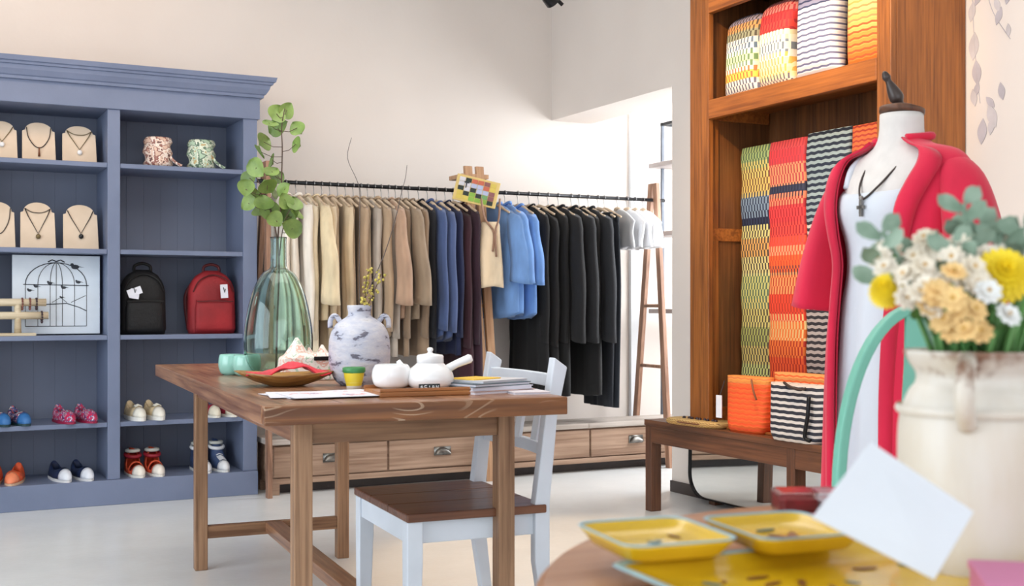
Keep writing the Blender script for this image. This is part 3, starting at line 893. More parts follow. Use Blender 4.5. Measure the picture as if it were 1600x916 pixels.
def trousers(x, dz, c, nm, label):
    tt = thing('trousers', label, 'trousers', (x, RY, RZ - .10 + dz), 0, 'dark trousers')
    for s in (-1, 1):
        b = new(); rs = []
        for i in range(12):
            f = i / 11; hw = .075 + .03 * min(1, f * 3) - .012 * f
            rs.append([Vector((.022 * math.sin(a) * (1 + .2 * f) + .006 * math.sin(yo * 60 + 3 * f), s * .078 + yo, -1.17 * f)) for a in [2 * PI * k / 20 for k in range(20)] for yo in [hw * math.cos(a)]])
        rings(b, rs); obj('leg', b, fabric(nm, c), tt, True)
    b = new(); rings(b, [[Vector((.026 * math.sin(a), .155 * math.cos(a), z)) for a in [2 * PI * k / 24 for k in range(24)]] for z in (.0, -.045)]); obj('waistband', b, fabric(nm, c), tt, True)
    hanger(x, 'clip hanger carrying the ' + label, 'hangers on the rack')
trousers(3.79, 0, (26, 30, 38), 'bk7', 'dark navy trousers, first right of the jackets')
trousers(3.835, -.01, (25, 31, 40), 'bk8', 'dark navy trousers nearest the white hangers')

# broad white empty hangers at the right end
for i, (x, c, l) in enumerate(((3.93, (196, 198, 202), 'broad grey-white padded hanger nearest the trousers'), (4.0, (232, 233, 236), 'broad white padded hanger, second from the trousers'),
                               (4.06, (236, 237, 240), 'broad white padded hanger, third from the trousers'), (4.12, (240, 240, 242), 'broad white padded hanger nearest the right wooden frame'))):
    tt = thing('padded_hanger', l, 'hanger', (x, RY, RZ), 0, 'broad white padded hangers')
    b = new(); pts = [(0, .016 * math.cos(a), .016 * math.sin(a) - .002) for a in [R(200) - R(220) * k / 10 for k in range(11)]] + [(0, .006, -.022), (0, 0, -.04), (0, 0, -.07)]
    tube(b, pts, .0022, 6); obj('hook', b, M['hook'], tt, True)
    b = garment_body(.24, .20, .018, .0, 40 + i, neck=.03, drop=.085); o = obj('shoulder_form', b, fabric('wh%d' % i, c, .02), tt, True, loc=(0, 0, -.068))
    b = new(); ball(b, (0, 0, -.066), .02, 10, (1, 1.6, .7)); obj('neck_block', b, M['hangw'], tt, True)

# black metal frame shelf in the niche
t = thing('metal_shelf', 'tall black metal frame shelf with grey boards beyond the rack', 'shelf', (4.43, 6.30, 0))
for x in (0, .5):
    for y in (-.14, .16):
        b = new(); box(b, x - .009, x + .009, y - .009, y + .009, 0, 2.2); obj('post', b, M['metalb_glare'], t)
for y in (-.14, .16):
    b = new(); box(b, -.011, .511, y - .009, y + .009, 2.18, 2.2); obj('top_bar', b, M['metalb'], t)
for x in (0, .5):
    b = new(); box(b, x - .009, x + .009, -.14, .16, 2.18, 2.2); obj('top_bar', b, M['metalb'], t)
for z in (1.9, 1.45, .95): bx('board', M['board'], t, -.09, .6, -.17, .19, z, z + .03, .004)

# ------------------------------------------------------------------ wooden table
TZ = .767
t = thing('work_table', 'brown wooden table with thick plank top and H-stretcher in mid room', 'table', (1.201, 3.73, 0), R(-4))
hw, hl_ = .3875, 1.075
n = 4
for i in range(n):
    a = -hw + 2 * hw * i / n; c = -hw + 2 * hw * (i + 1) / n
    bx('top_plank', M['twood_y'], t, a + (.0006 if i else 0), c, -hl_ + .042, hl_, TZ - .045, TZ, .002)
bx('breadboard_end', M['twood_x'], t, -hw, hw, -hl_, -hl_ + .042, TZ - .045, TZ, .003)
LX0, LX1, LY0, LY1 = -.278, .318, -.895, .81; q = .047
for name, x, y in (('leg', LX0, LY0), ('leg', LX1 - q, LY0), ('leg', LX0, LY1 - q), ('leg', LX1 - q, LY1 - q)):
    bx(name, M['twood_z'], t, x, x + q, y, y + q, 0, TZ - .045, .003)
bx('apron', M['twood_s'], t, LX0 + q, LX1 - q, LY0 + .008, LY0 + .03, .655, TZ - .045, .002)
bx('apron', M['twood_s'], t, LX0 + q, LX1 - q, LY1 - .03, LY1 - .008, .655, TZ - .045, .002)
bx('apron', M['twood_y'], t, LX0 + .008, LX0 + .03, LY0 + q, LY1 - q, .655, TZ - .045, .002)
bx('apron', M['twood_y'], t, LX1 - .03, LX1 - .008, LY0 + q, LY1 - q, .655, TZ - .045, .002)
for y in (LY0 + .006, LY1 - q + .006): bx('cross_stretcher', M['twood_s'], t, LX0 + q, LX1 - q, y, y + .034, .118, .165, .002)
bx('long_stretcher', M['twood_y'], t, -.012, .052, LY0 + .03, LY1 - .03, .125, .165, .002)

# ------------------------------------------------------------------ white chair, tucked in from the right
t = thing('side_chair', 'white painted wooden chair with dark brown seat beside the table', 'chair', (1.384, 3.096, 0), R(-4))
for i in range(3):
    a = -.255 + .17 * i
    bx('seat_plank', M['seatwood'], t, -.205, .195, a, a + .1694, .435, .458, .004)
def tleg(x, y, sx, sy, z1, nm='front_leg', tx=0, ty=0):
    b = new(); rings(b, [[Vector((x + dx * .7 * sx + tx, y + dy * .7 * sy + ty, 0)) for dx, dy in ((-1, -1), (1, -1), (1, 1), (-1, 1))],
                        [Vector((x + dx * sx, y + dy * sy, z1 * .75)) for dx, dy in ((-1, -1), (1, -1), (1, 1), (-1, 1))],
                        [Vector((x + dx * sx, y + dy * sy, z1)) for dx, dy in ((-1, -1), (1, -1), (1, 1), (-1, 1))]])
    obj(nm, b, M['white'], t, bevel=.003)
tleg(-.18, -.225, .022, .022, .435, tx=-.005); tleg(-.18, .225, .022, .022, .435, tx=-.005)
for s in (-1, 1):
    b = new(); rs = []
    for x, z, wx in ((.225, 0, .014), (.185, .30, .022), (.185, .46, .022), (.212, .70, .018), (.24, .845, .020)):
        rs.append([Vector((x + dx * wx, s * .232 + dy * .018, z + (.014 * -dx if z > .8 else 0))) for dx, dy in ((-1, -1), (1, -1), (1, 1), (-1, 1))])
    rings(b, rs); obj('back_post', b, M['white'], t, bevel=.004)
for y in (-.233, .215): bx('seat_rail', M['white'], t, -.17, .18, y, y + .018, .375, .435)
bx('seat_rail', M['white'], t, -.195, -.177, -.21, .21, .375, .435); bx('seat_rail', M['white'], t, .176, .194, -.21, .21, .375, .435)
for z, h in ((.775, .035), (.72, .03), (.585, .035)):
    x = .205 + (z - .585) * .13
    b = new(); rs = []
    for k in range(9):
        f = -1 + k / 4; xx = x + .02 * (1 - f * f)
        rs.append([Vector((xx - .009, f * .216, z)), Vector((xx + .009, f * .216, z)), Vector((xx + .009, f * .216, z + h)), Vector((xx - .009, f * .216, z + h))])
    rings(b, rs); obj('back_rail', b, M['white'], t, bevel=.003)
for y in (-.12, 0, .12):
    b = new(); rs = [[Vector((x - .006, y - .02, z)), Vector((x + .006, y - .02, z)), Vector((x + .006, y + .02, z)), Vector((x - .006, y + .02, z))] for x, z in ((.218, .615), (.237, .725))]
    rings(b, rs); obj('back_slat', b, M['white'], t, bevel=.002)

# ------------------------------------------------------------------ things on the table
M['bglass'] = glass('green_glass', (214, 240, 230))
t = thing('glass_bottle', 'large green glass demijohn bottle holding a leafy branch', 'bottle', (1.114, 3.874, TZ))
po = [(.0, .004), (.05, 0), (.085, .012), (.107, .045), (.114, .095), (.112, .15), (.103, .21), (.090, .265), (.073, .31), (.052, .342), (.034, .354), (.0275, .364), (.0265, .40), (.0265, .455), (.030, .462)]
pi_ = [(.026, .462), (.0225, .455), (.0228, .40), (.0240, .364), (.031, .351), (.049, .338), (.069, .307), (.086, .263), (.099, .208), (.108, .15), (.110, .095), (.103, .052), (.082, .018), (.05, .008), (0, .008)]
def sp(pr, k=3): return [(p.x, p.y) for p in smooth_pts([(a, c, 0) for a, c in pr], k)]
b = new(); lathe(b, sp(po) + sp(pi_), 48, capb=False); bmesh.ops.remove_doubles(b, verts=b.verts, dist=1e-5); obj('bottle_body', b, M['bglass'], t, True)

LEAVES = [(1.107, 3.872, 1.641), (1.146, 3.886, 1.658), (1.076, 3.855, 1.606), (1.116, 3.89, 1.597), (1.176, 3.87, 1.598), (1.158, 3.824, 1.537), (1.077, 3.921, 1.551), (1.053, 3.866, 1.509), (1.104, 3.918, 1.492), (1.041, 3.884, 1.459), (1.032, 3.933, 1.429), (1.005, 3.88, 1.385), (1.05, 3.958, 1.374), (1.023, 3.915, 1.342), (1.066, 3.938, 1.384), (1.066, 3.837, 1.396), (1.093, 3.879, 1.448), (1.126, 3.918, 1.439), (1.061, 3.862, 1.339), (1.111, 3.904, 1.383), (1.123, 3.83, 1.388), (1.088, 3.882, 1.316), (1.133, 3.904, 1.336), (1.101, 3.853, 1.283), (1.15, 3.872, 1.307), (1.151, 3.816, 1.339), (1.174, 3.871, 1.314), (1.154, 3.848, 1.258), (1.069, 3.948, 1.32), (1.117, 3.811, 1.35)]
STEM = [(1.105, 3.871, .79), (1.109, 3.871, 0.953), (1.114, 3.868, 1.124), (1.112, 3.872, 1.231), (1.118, 3.866, 1.316), (1.122, 3.865, 1.423), (1.124, 3.864, 1.53), (1.122, 3.865, 1.594), (1.131, 3.86, 1.658)]
STEM2 = [(1.114, 3.868, 1.167), (1.108, 3.874, 1.233), (1.08, 3.886, 1.359), (1.055, 3.899, 1.412), (1.036, 3.908, 1.448)]
STEM3 = [(1.116, 3.867, 1.167), (1.122, 3.865, 1.233), (1.135, 3.858, 1.295), (1.15, 3.85, 1.327)]
M['bark'] = pm('twig_bark', (92, 72, 58), .7, .15, 30)
m, nt, p = base('round_leaf', .45); n_ = noise(nt, coords(nt), 22, 3)
oi = nt.nodes.new('ShaderNodeObjectInfo')
nt.links.new(mixc(nt, oi.outputs['Random'], ramp(nt, n_, [(.3, (70, 96, 40)), (.55, (104, 130, 58)), (.8, (140, 160, 88))]), ramp(nt, n_, [(.3, (112, 140, 66)), (.55, (144, 170, 90)), (.8, (182, 202, 136))])), p.inputs['Base Color'])
p.inputs['Subsurface Weight'].default_value = .15; p.inputs['Subsurface Radius'].default_value = (.02, .03, .01)
M['leaf'] = m
base_ = Vector((1.114, 3.874, TZ))
t = thing('leafy_branch', 'green round-leaved branch standing in the green glass bottle', 'branch', base_)
b = new()
for S, r0, r1 in ((STEM, .0036, .0016), (STEM2, .003, .0014), (STEM3, .0024, .0012)):
    q = smooth_pts([Vector(p_) - base_ for p_ in S], 4); tube(b, q, [r0 + (r1 - r0) * i / (len(q) - 1) for i in range(len(q))], 6)
allst = [Vector(p_) - base_ for p_ in smooth_pts(STEM, 6)[12:] + smooth_pts(STEM2, 6) + smooth_pts(STEM3, 6)]
for L in LEAVES:
    v = Vector(L) - base_; c = min(allst, key=lambda s: (s - v).length + abs(s.z - v.z + .02))
    mid = (v + c) / 2 - Vector((0, 0, .008)); tube(b, [c, mid, v], .0011, 4)
obj('branch', b, M['bark'], t, True)
def leafmesh(s, wid=.85, n=10):
    b = new(); rows_ = []
    for i in range(n + 1):
        f = i / n; wv = math.sin(PI * f ** .75) ** .7 * .5 * wid if 0 < f < 1 else 0.001
        rows_.append([Vector((k * wv * s, f * s, (.10 * abs(k) - .12 * f * f) * s)) for k in (-1, -.5, 0, .5, 1)])
    rings(b, rows_, False, False)
    me = bpy.data.meshes.new('leaf'); b.to_mesh(me); b.free()
    for p_ in me.polygons: p_.use_smooth = True
    return me
LM = [leafmesh(.074, .92), leafmesh(.066, .85), leafmesh(.058, 1.0)]
for m_ in LM: m_.materials.append(M['leaf'])
rnd = random.Random(5)
for i, L in enumerate(LEAVES):
    v = Vector(L) - base_
    o = bpy.data.objects.new('leaf', LM[i % 3]); COL.objects.link(o); o.parent = t
    side = -1 if v.x < .0 else 1
    o.rotation_euler = (R(rnd.uniform(35, 95)), R(rnd.uniform(-70, 70) + (0 if side > 0 else 180 * (i % 2))), R(-27 + rnd.uniform(-45, 45)))
    dirv = o.rotation_euler.to_matrix() @ Vector((0, .034, 0)); o.location = v - dirv

# mottled jar with twigs
m, nt, p = base('mottled_whitewash', .6)
v = coords(nt); n1 = noise(nt, coords(nt, (1, 1, 2.4)), 14, 4, .65); n2 = noise(nt, v, 60, 3)
c1 = ramp(nt, n1, [(.0, (46, 50, 74)), (.40, (60, 66, 92)), (.435, (176, 184, 204)), (.62, (206, 208, 216)), (.75, (160, 160, 168))])
nt.links.new(mixc(nt, mathn(nt, 'MULTIPLY', n2, .35), c1, lin((196, 184, 182))), p.inputs['Base Color']); bump(nt, p, n1, .5, .006)
M['mottle'] = m
J = (1.192, 3.30, TZ)
t = thing('mottled_jar', 'round whitewashed jar with dark flecks and small lugs, on the table', 'jar', J)
b = new(); pr = sp([(.055, 0), (.075, .02), (.088, .06), (.090, .10), (.086, .145), (.070, .178), (.042, .198), (.033, .208), (.036, .232), (.030, .232), (.026, .205), (.026, .16)])
lathe(b, pr, 40); obj('jar_body', b, M['mottle'], t, True)
for s in (-1, 1):
    b = new(); tube(b, smooth_pts([(s * .052, s * -.02, .186), (s * .066, s * -.027, .204), (s * .078, s * -.031, .192), (s * .079, s * -.032, .168)], 4), .0075, 8); obj('lug_handle', b, M['mottle'], t, True)
TW1 = [(1.189, 3.30, 0.82), (1.189, 3.29, 0.985), (1.181, 3.272, 1.108), (1.182, 3.271, 1.257), (1.182, 3.271, 1.332), (1.174, 3.276, 1.369), (1.151, 3.288, 1.431), (1.161, 3.282, 1.49)]
TW2 = [(1.196, 3.30, 0.82), (1.20, 3.305, 0.985), (1.263, 3.286, 1.148), (1.294, 3.27, 1.261), (1.31, 3.262, 1.337), (1.319, 3.257, 1.375), (1.324, 3.255, 1.416)]
for S, l in ((TW1, 'tall bare crooked twig rising from the mottled jar'), (TW2, 'shorter bare twig leaning right out of the mottled jar')):
    b = new(); q = smooth_pts([Vector(p_) - Vector(J) for p_ in S], 4); tube(b, q, [.0018 - .0010 * i / (len(q) - 1) for i in range(len(q))], 6)
    o = obj('twig', b, pm('grey_bark', (92, 82, 78), .7, .1), None, True); o.location = J; tag(o, l, 'twig', 'bare twigs in the jar')
M['ybud'] = pm('yellow_buds', (186, 172, 84), .6, .2, 60)
for S, l in (([(1.190, 3.298, .82), (1.192, 3.29, .97), (1.199, 3.275, 1.015), (1.202, 3.27, 1.071), (1.209, 3.262, 1.108)], 'taller yellow-budded sprig in the mottled jar'), ([(1.196, 3.302, .82), (1.198, 3.29, .97), (1.212, 3.266, 1.015), (1.225, 3.255, 1.052), (1.24, 3.248, 1.093)], 'yellow-budded sprig leaning right in the mottled jar')):
    tt = thing('budded_sprig', l, 'sprig', J, 0, 'yellow sprigs in the jar'); q = [Vector(p_) - Vector(J) for p_ in smooth_pts(S, 4)]
    b = new(); tube(b, q, .0016, 5); obj('stem', b, M['bark'], tt, True)
    b = new()
    for p_ in q[7:]:
        for _ in range(3): ball(b, p_ + Vector((rnd.uniform(-.012, .012), rnd.uniform(-.012, .012), rnd.uniform(-.01, .012))), rnd.uniform(.0025, .005), 6)
    obj('buds', b, M['ybud'], tt, True)

# mint cups
def cup(loc, r, h, mm, label, cat='cup', name='cup', grp=None):
    tt = thing(name, label, cat, loc, 0, grp)
    b = new(); lathe(b, sp([(r * .6, 0), (r * .85, h * .12), (r, h * .45), (r * .98, h * .8), (r * .9, h), (r * .82, h), (r * .88, h * .8), (r * .88, h * .4), (r * .6, h * .12), (0.001, h * .1)]), 30); obj('cup_body', b, M[mm], tt, True)
    b = new(); lathe(b, [(r * .62, 0), (r * .62, h * .08), (r * .5, h * .08)], 24); obj('foot_ring', b, M[mm], tt, True)
cup((.985, 3.99, TZ), .043, .068, 'mint', 'mint green cup at left, partly behind its twin', grp='mint cups')
cup((1.018, 3.915, TZ), .047, .068, 'mint', 'mint green cup in front, beside the glass bottle', grp='mint cups')
cup((1.232, 3.66, TZ), .022, .075, 'cream', 'narrow cream cup between the sachets and the mottled jar')

# leaf shaped wooden dish, red napkin
t = thing('wooden_dish', 'long leaf-shaped wooden dish holding a red napkin', 'dish', (.99, 3.36, TZ), R(-14))
b = new(); rs = []
for (k, z) in ((.35, 0), (.62, .012), (.86, .028), (1.0, .040), (.95, .041), (.8, .030), (.55, .018), (.2, .012)):
    rs.append([Vector((k * .15 * math.copysign(abs(math.cos(a)) ** 1.25, math.cos(a)), k * .10 * math.sin(a) * (1 + .1 * math.cos(3 * a)), z + .006 * math.cos(2 * a) * k)) for a in [2 * PI * i / 36 for i in range(36)]])
rings(b, rs); obj('dish_body', b, wood('amber_wood', (128, 78, 34), (196, 148, 82), 'X', .3), t, True)
b = new(); g = 18
vs = [[b.verts.new((-.115 + .24 * i / g, -.06 + .12 * j / g, .034 + .034 * math.exp(-(((i / g - .58) / .22) ** 2)) * (1 - .5 * abs(j / g - .5)) + .006 * math.sin(i * 1.1 + j * .5))) for j in range(g + 1)] for i in range(g + 1)]
for i in range(g):
    for j in range(g): b.faces.new((vs[i][j], vs[i + 1][j], vs[i + 1][j + 1], vs[i][j + 1]))
o = obj('napkin', b, fabric('red_napkin', (206, 44, 58)), None, True, loc=(.99, 3.36, TZ), rot=(0, 0, R(-14)), solid=.003); tag(o, 'crumpled red napkin lying in the wooden dish', 'napkin')

# pyramid sachets
sach = sheetmat('floral_sachet', [(.40, (232, 186, 170)), (.46, (240, 232, 224)), (.60, (176, 202, 180)), (.64, (242, 236, 230))], (242, 234, 226), 30)
for (px, py, s, rz, l) in ((1.13, 3.72, .062, 20, 'floral pyramid sachet at left, behind the red napkin'), (1.19, 3.80, .05, 50, 'floral pyramid sachet in the middle of three'), (1.225, 3.75, .05, 10, 'floral pyramid sachet at right, by the cream cup')):
    b = new(); rs = []
    for f in (0, .15, .5, .8, 1):
        k = (1 - f) * (1 + .25 * math.sin(PI * f)) + .06
        rs.append([Vector((s * k * math.copysign(abs(math.cos(a)) ** .6, math.cos(a)), s * k * math.copysign(abs(math.sin(a)) ** .6, math.sin(a)), f * s * 2.1)) for a in [2 * PI * i / 20 + PI / 4 for i in range(20)]])
    rings(b, rs); o = obj('sachet', b, sach, None, True, loc=(px, py, TZ), rot=(0, 0, R(rz))); tag(o, l, 'sachet', 'floral sachets')
t = thing('sachet_box', 'low floral fabric box with dark trim behind the wooden dish', 'box', (1.14, 3.60, TZ), R(-6))
b = new(); rings(b, [[Vector((x * k, y * k, z)) for x, y in ((-.10, -.04), (.09, -.04), (.09, .05), (-.10, .05))] for k, z in ((1.0, 0), (.95, .07), (.7, .085))]); obj('box_body', b, sach, t, bevel=.006)
bx('trim', M['blackstone'], t, .0, .085, -.045, -.04, .062, .075)

# small pot, bowls, tea pot, tray
t = thing('small_pot', 'small yellow pot with green rim in front of the mottled jar', 'pot', (1.118, 3.14, TZ))
b = new(); lathe(b, sp([(.018, .0), (.022, .014), (.027, .034), (.029, .048)]), 24, capt=False); obj('pot_body', b, pm('pot_yellow', (222, 196, 50), .35, .06), t, True)
b = new(); lathe(b, [(.029, .046), (.032, .049), (.032, .060), (.029, .062), (.025, .054), (.025, .044)], 24, capb=False); obj('rim_band', b, pm('pot_green', (60, 132, 74), .35, .06), t, True)
b = new(); lathe(b, [(.021, 0), (.021, .016), (.0235, .019)], 24); obj('foot', b, M['cream'], t, True)
t = thing('serving_tray', 'small orange-brown wooden tray under the white tea set', 'tray', (1.205, 2.875, TZ), R(-6))
bx('tray_base', wood('tray_wood', (150, 92, 46), (196, 130, 70), 'X', .4), t, -.125, .125, -.07, .10, 0, .014, .003)
for y in (-.07, .094): bx('tray_lip', wood('tray_wood_lip', (140, 84, 42), (186, 120, 64), 'X', .4), t, -.125, .125, y, y + .006, .014, .022, .001)
TT = TZ + .014
t = thing('tea_bowl', 'large white ceramic bowl left of the teapot', 'bowl', (1.158, 2.955, TT))
b = new(); lathe(b, sp([(.030, 0), (.046, .008), (.053, .03), (.050, .050), (.043, .062), (.039, .060), (.045, .046), (.046, .025), (.03, .01), (.001, .008)]), 32); obj('bowl_body', b, M['ceram'], t, True)
b = new(); lathe(b, [(.031, 0), (.031, .005)], 24); obj('foot', b, M['ceram'], t, True)
t = thing('teapot', 'white ceramic side-handle teapot on the wooden tray', 'teapot', (1.252, 2.915, TT))
b = new(); lathe(b, sp([(.048, 0), (.060, .010), (.064, .026), (.056, .048), (.040, .062), (.034, .068)]), 36, capt=True); obj('pot_body', b, M['ceram'], t, True)
b = new(); lathe(b, [(.036, .066), (.036, .084), (.033, .088), (.008, .092), (.006, .096)], 28); lathe(b, sp([(.004, .094), (.008, .100), (.007, .106), (.001, .108)], 3), 14); obj('lid', b, M['ceram'], t, True)
b = new(); tube(b, [(.03, -.02, .045), (.062, -.034, .064), (.094, -.048, .078), (.10, -.050, .080)], [.012, .0105, .0125, .008], 14); obj('side_handle', b, M['ceram'], t, True)
b = new(); tube(b, [(-.04, .03, .035), (-.066, .034, .055), (-.078, .035, .072)], [.013, .009, .006], 12); obj('spout', b, M['ceram'], t, True)
# little black name block with white marks (letters too small to read in the picture)
t = thing('letter_block', 'tiny black block with white letters before the teapot', 'sign', (1.21, 2.822, TT), R(-6))
bx('block', M['blackstone'], t, -.028, .028, -.004, .004, 0, .017, .001)
def letter(ch, x):
    st = {'A': [(0, 0, .3, 1), (1, 0, .7, 1), (.2, .4, .8, .4)], 'S': [(0, 0, 1, 0), (1, 0, 1, .5), (0, .5, 1, .5), (0, .5, 0, 1), (0, 1, 1, 1)], 'I': [(.5, 0, .5, 1)], 'N': [(0, 0, 0, 1), (0, 1, 1, 0), (1, 0, 1, 1)]}[ch]
    b = new()
    for xa, za, xb_, zb_ in st: tube(b, [(x + xa * .006, -.0047, .004 + za * .009), (x + xb_ * .006, -.0047, .004 + zb_ * .009)], .0008, 4)
    obj('letter', b, M['ceram'], t)
for i, ch in enumerate('ASIAN'): letter(ch, -.0245 + i * .0104)

# papers and book stack
marks = sheetmat('printed_paper', [(.60, (226, 120, 120)), (.63, (224, 226, 236)), (.66, (120, 130, 180)), (.68, (226, 228, 238))], (226, 228, 238), 14)
for i, (x, y, rz, l) in enumerate(((.99, 2.99, 8, 'printed white sheet at the bottom of the paper pile'), (.98, 2.965, -12, 'printed white sheet, middle of the paper pile'), (1.01, 2.93, -2, 'printed white sheet on top of the paper pile'))):
    b = new(); g = 10
    vs = [[b.verts.new((-.15 + .30 * a / g, -.10 + .20 * c / g, .0016 * i + .0012 + .006 * (max(0, a / g - .75) ** 1) * (1 if i == 2 else .2))) for c in range(g + 1)] for a in range(g + 1)]
    for a in range(g):
        for c in range(g): b.faces.new((vs[a][c], vs[a + 1][c], vs[a + 1][c + 1], vs[a][c + 1]))
    o = obj('paper_sheet', b, marks if i != 1 else M['paper'], None, loc=(x, y, TZ + .0006), rot=(0, 0, R(rz)), solid=.0009); tag(o, l, 'paper', 'paper sheets')
def book(loc, w_, d_, h_, rz, c, pc, label):
    tt = thing('book', label, 'book', loc, R(rz), 'books on the table')
    cm = pm('cover_' + label[:6], c, .5, .05)
    bx('back_cover', cm, tt, -w_ / 2, w_ / 2, -d_ / 2, d_ / 2, 0, .002, 0)
    bx('pages', M['paper'], tt, -w_ / 2 + .003, w_ / 2 - .003, -d_ / 2 + .003, d_ / 2, .002, h_ - .002, 0)
    bx('front_cover', cm, tt, -w_ / 2, w_ / 2, -d_ / 2, d_ / 2, h_ - .002, h_, 0)
    return tt
bx0 = (1.40, 2.87)
book((bx0[0] + .0, bx0[1], TZ), .21, .15, .010, 14, (186, 156, 146), 0, 'dusty pink magazine at the bottom of the book stack')
book((bx0[0], bx0[1], TZ + .010), .20, .145, .010, 10, (206, 208, 220), 0, 'pale grey book, second from the bottom of the stack')
book((bx0[0] - .005, bx0[1] + .0, TZ + .020), .20, .145, .009, 16, (72, 92, 104), 0, 'teal grey book under the yellow card')
book((bx0[0] + .012, bx0[1] + .012, TZ + .029), .18, .12, .006, 22, (204, 204, 208), 0, 'light grey booklet half under the yellow card')
o = bx('card', pm('yellow_card', (240, 196, 60), .5, .04), None, -.055, .055, -.045, .045, 0, .003, 0); o.location = (1.378, 2.90, TZ + .0352); o.rotation_euler = (0, 0, R(24)); tag(o, 'bright yellow card on top of the book stack', 'card')
book((1.475, 2.79, TZ), .10, .11, .007, -8, (220, 214, 220), 0, 'thin pale booklet at the right corner of the table')

# ------------------------------------------------------------------ tall honey-wood cabinet standing on the bench
CX, CBK = 3.291, RX - .004
CY0, CY1 = 3.297, 4.572
BT = .445
t = thing('display_cabinet', 'tall honey-brown open wooden cabinet standing on the bench by the right wall', 'cabinet', (CX, 3.93, BT))
ox, oy, oz = CX, 3.93, BT
def cc(name, mm, x0, x1, y0, y1, z0, z1, bev=.003, par=None): return bx(name, M[mm], par or t, x0 - ox, x1 - ox, y0 - oy, y1 - oy, z0 - oz, z1 - oz, bev)
TOP = 2.50
cc('front_stile', 'cwood_z', CX, CX + .028, CY1 - .145, CY1, BT, TOP); cc('front_stile', 'cwood_z', CX, CX + .028, CY0, CY0 + .073, BT, TOP)
cc('side_panel', 'cwood_z', CX + .028, CBK, CY0, CY0 + .025, BT, TOP)
cc('side_panel', 'cwood_z', CX + .028, CBK, CY1 - .025, CY1, BT, TOP)
# framed inside face of the far side
iy = CY1 - .025
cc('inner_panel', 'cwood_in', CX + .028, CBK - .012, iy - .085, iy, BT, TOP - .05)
fr = 'cwood_z'
for z0, z1 in ((BT, .53), (1.30, 1.36), (1.86, 1.93)):
    cc('panel_rail', 'cwood_y', CX + .03, CBK - .02, iy - .098, iy - .085, z0, z1)
cc('panel_stile', 'cwood_z', CX + .03, CX + .075, iy - .0975, iy - .085, .53, 1.86)
for i in range(9):
    a = CY0 + .025 + (CY1 - CY0 - .05) * i / 9; c = CY0 + .025 + (CY1 - CY0 - .05) * (i + 1) / 9
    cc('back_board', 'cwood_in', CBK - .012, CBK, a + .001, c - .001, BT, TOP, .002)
cc('shelf_rail', 'cwood_y', CX - .002, CX + .028, CY0 + .073, CY1 - .145, 1.858, 1.945)
cc('shelf', 'cwood_y', CX + .028, CBK - .012, CY0 + .025, CY1 - .11, 1.915, 1.940)
cc('top_rail', 'cwood_y', CX - .002, CX + .028, CY0 + .073, CY1 - .145, 2.345, TOP)
cc('top_board', 'cwood_y', CX - .012, CBK, CY0 - .012, CY1 + .012, TOP, TOP + .03)
cc('bottom_board', 'cwood_y', CX + .0, CBK - .012, CY0 + .025, CY1 - .11, BT, BT + .012)

# bench
t = thing('wood_bench', 'long dark brown wooden bench against the right wall', 'bench', (3.4, 3.9, 0))
ox, oy = 3.4, 3.9
BX0, BX1, BY0, BY1 = 3.225, 3.67, 2.45, 4.86
for i in range(3):
    a = BX0 + (BX1 - BX0) * i / 3; c = BX0 + (BX1 - BX0) * (i + 1) / 3
    bx('top_board', M['bwood'], t, a - ox, c - .001 - ox, BY0 - oy, BY1 - oy, BT - .028, BT, .002)
for y0, y1 in ((2.50, 3.762), (3.765, 4.81)): bx('apron', M['bwood'], t, BX0 + .004 - ox, BX0 + .03 - ox, y0 - oy, y1 - oy, .335, BT - .028, .002)
bx('apron', M['bwood'], t, BX1 - .03 - ox, BX1 - .004 - ox, 2.50 - oy, 4.81 - oy, .335, BT - .028, .002)
bx('end_apron', M['bwood'], t, BX0 + .06 - ox, BX1 - .06 - ox, BY1 - .035 - oy, BY1 - .012 - oy, .335, BT - .028, .002)
for y in (BY1 - .055, 3.765, BY0 + .02):
    for x in (BX0 + .002, BX1 - .062): bx('leg', M['bwood_z'], t, x - ox, x + .06 - ox, y - .003 - oy, y + .048 - oy, 0, BT - .028, .003)

# mirror under the bench, on its side
t = thing('wall_mirror', 'round-cornered mirror in thin black frame leaning under the bench', 'mirror', (3.60, 4.35, .022))
Mx = Matrix.Rotation(R(1), 4, 'Y')
def rrect(w_, h_, r, n=8):
    o = []
    for cx, cz, a0 in ((w_ - r, r, -90), (w_ - r, h_ - r, 0), (-w_ + r, h_ - r, 90), (-w_ + r, r, 180)):
        for k in range(n + 1):
            a = R(a0 + 90 * k / n); o.append((cx + r * math.cos(a), cz + r * math.sin(a)))
    return o
b = new(); o_ = rrect(.66, .39, .12); i_ = [(x * .985, .195 + (z - .195) * .965) for x, z in o_]
f4 = lambda P, xx: [Mx @ Vector((xx, y, z)) for y, z in P]
vr = rings(b, [f4(i_, -.008), f4(o_, -.008), f4(o_, .012), f4(i_, .012), f4(i_, -.008)], True, False); obj('frame', b, M['metalb'], t)
b = new(); rings(b, [f4(i_, .0), f4(i_, .006)]); obj('mirror_glass', b, M['mirror'], t)

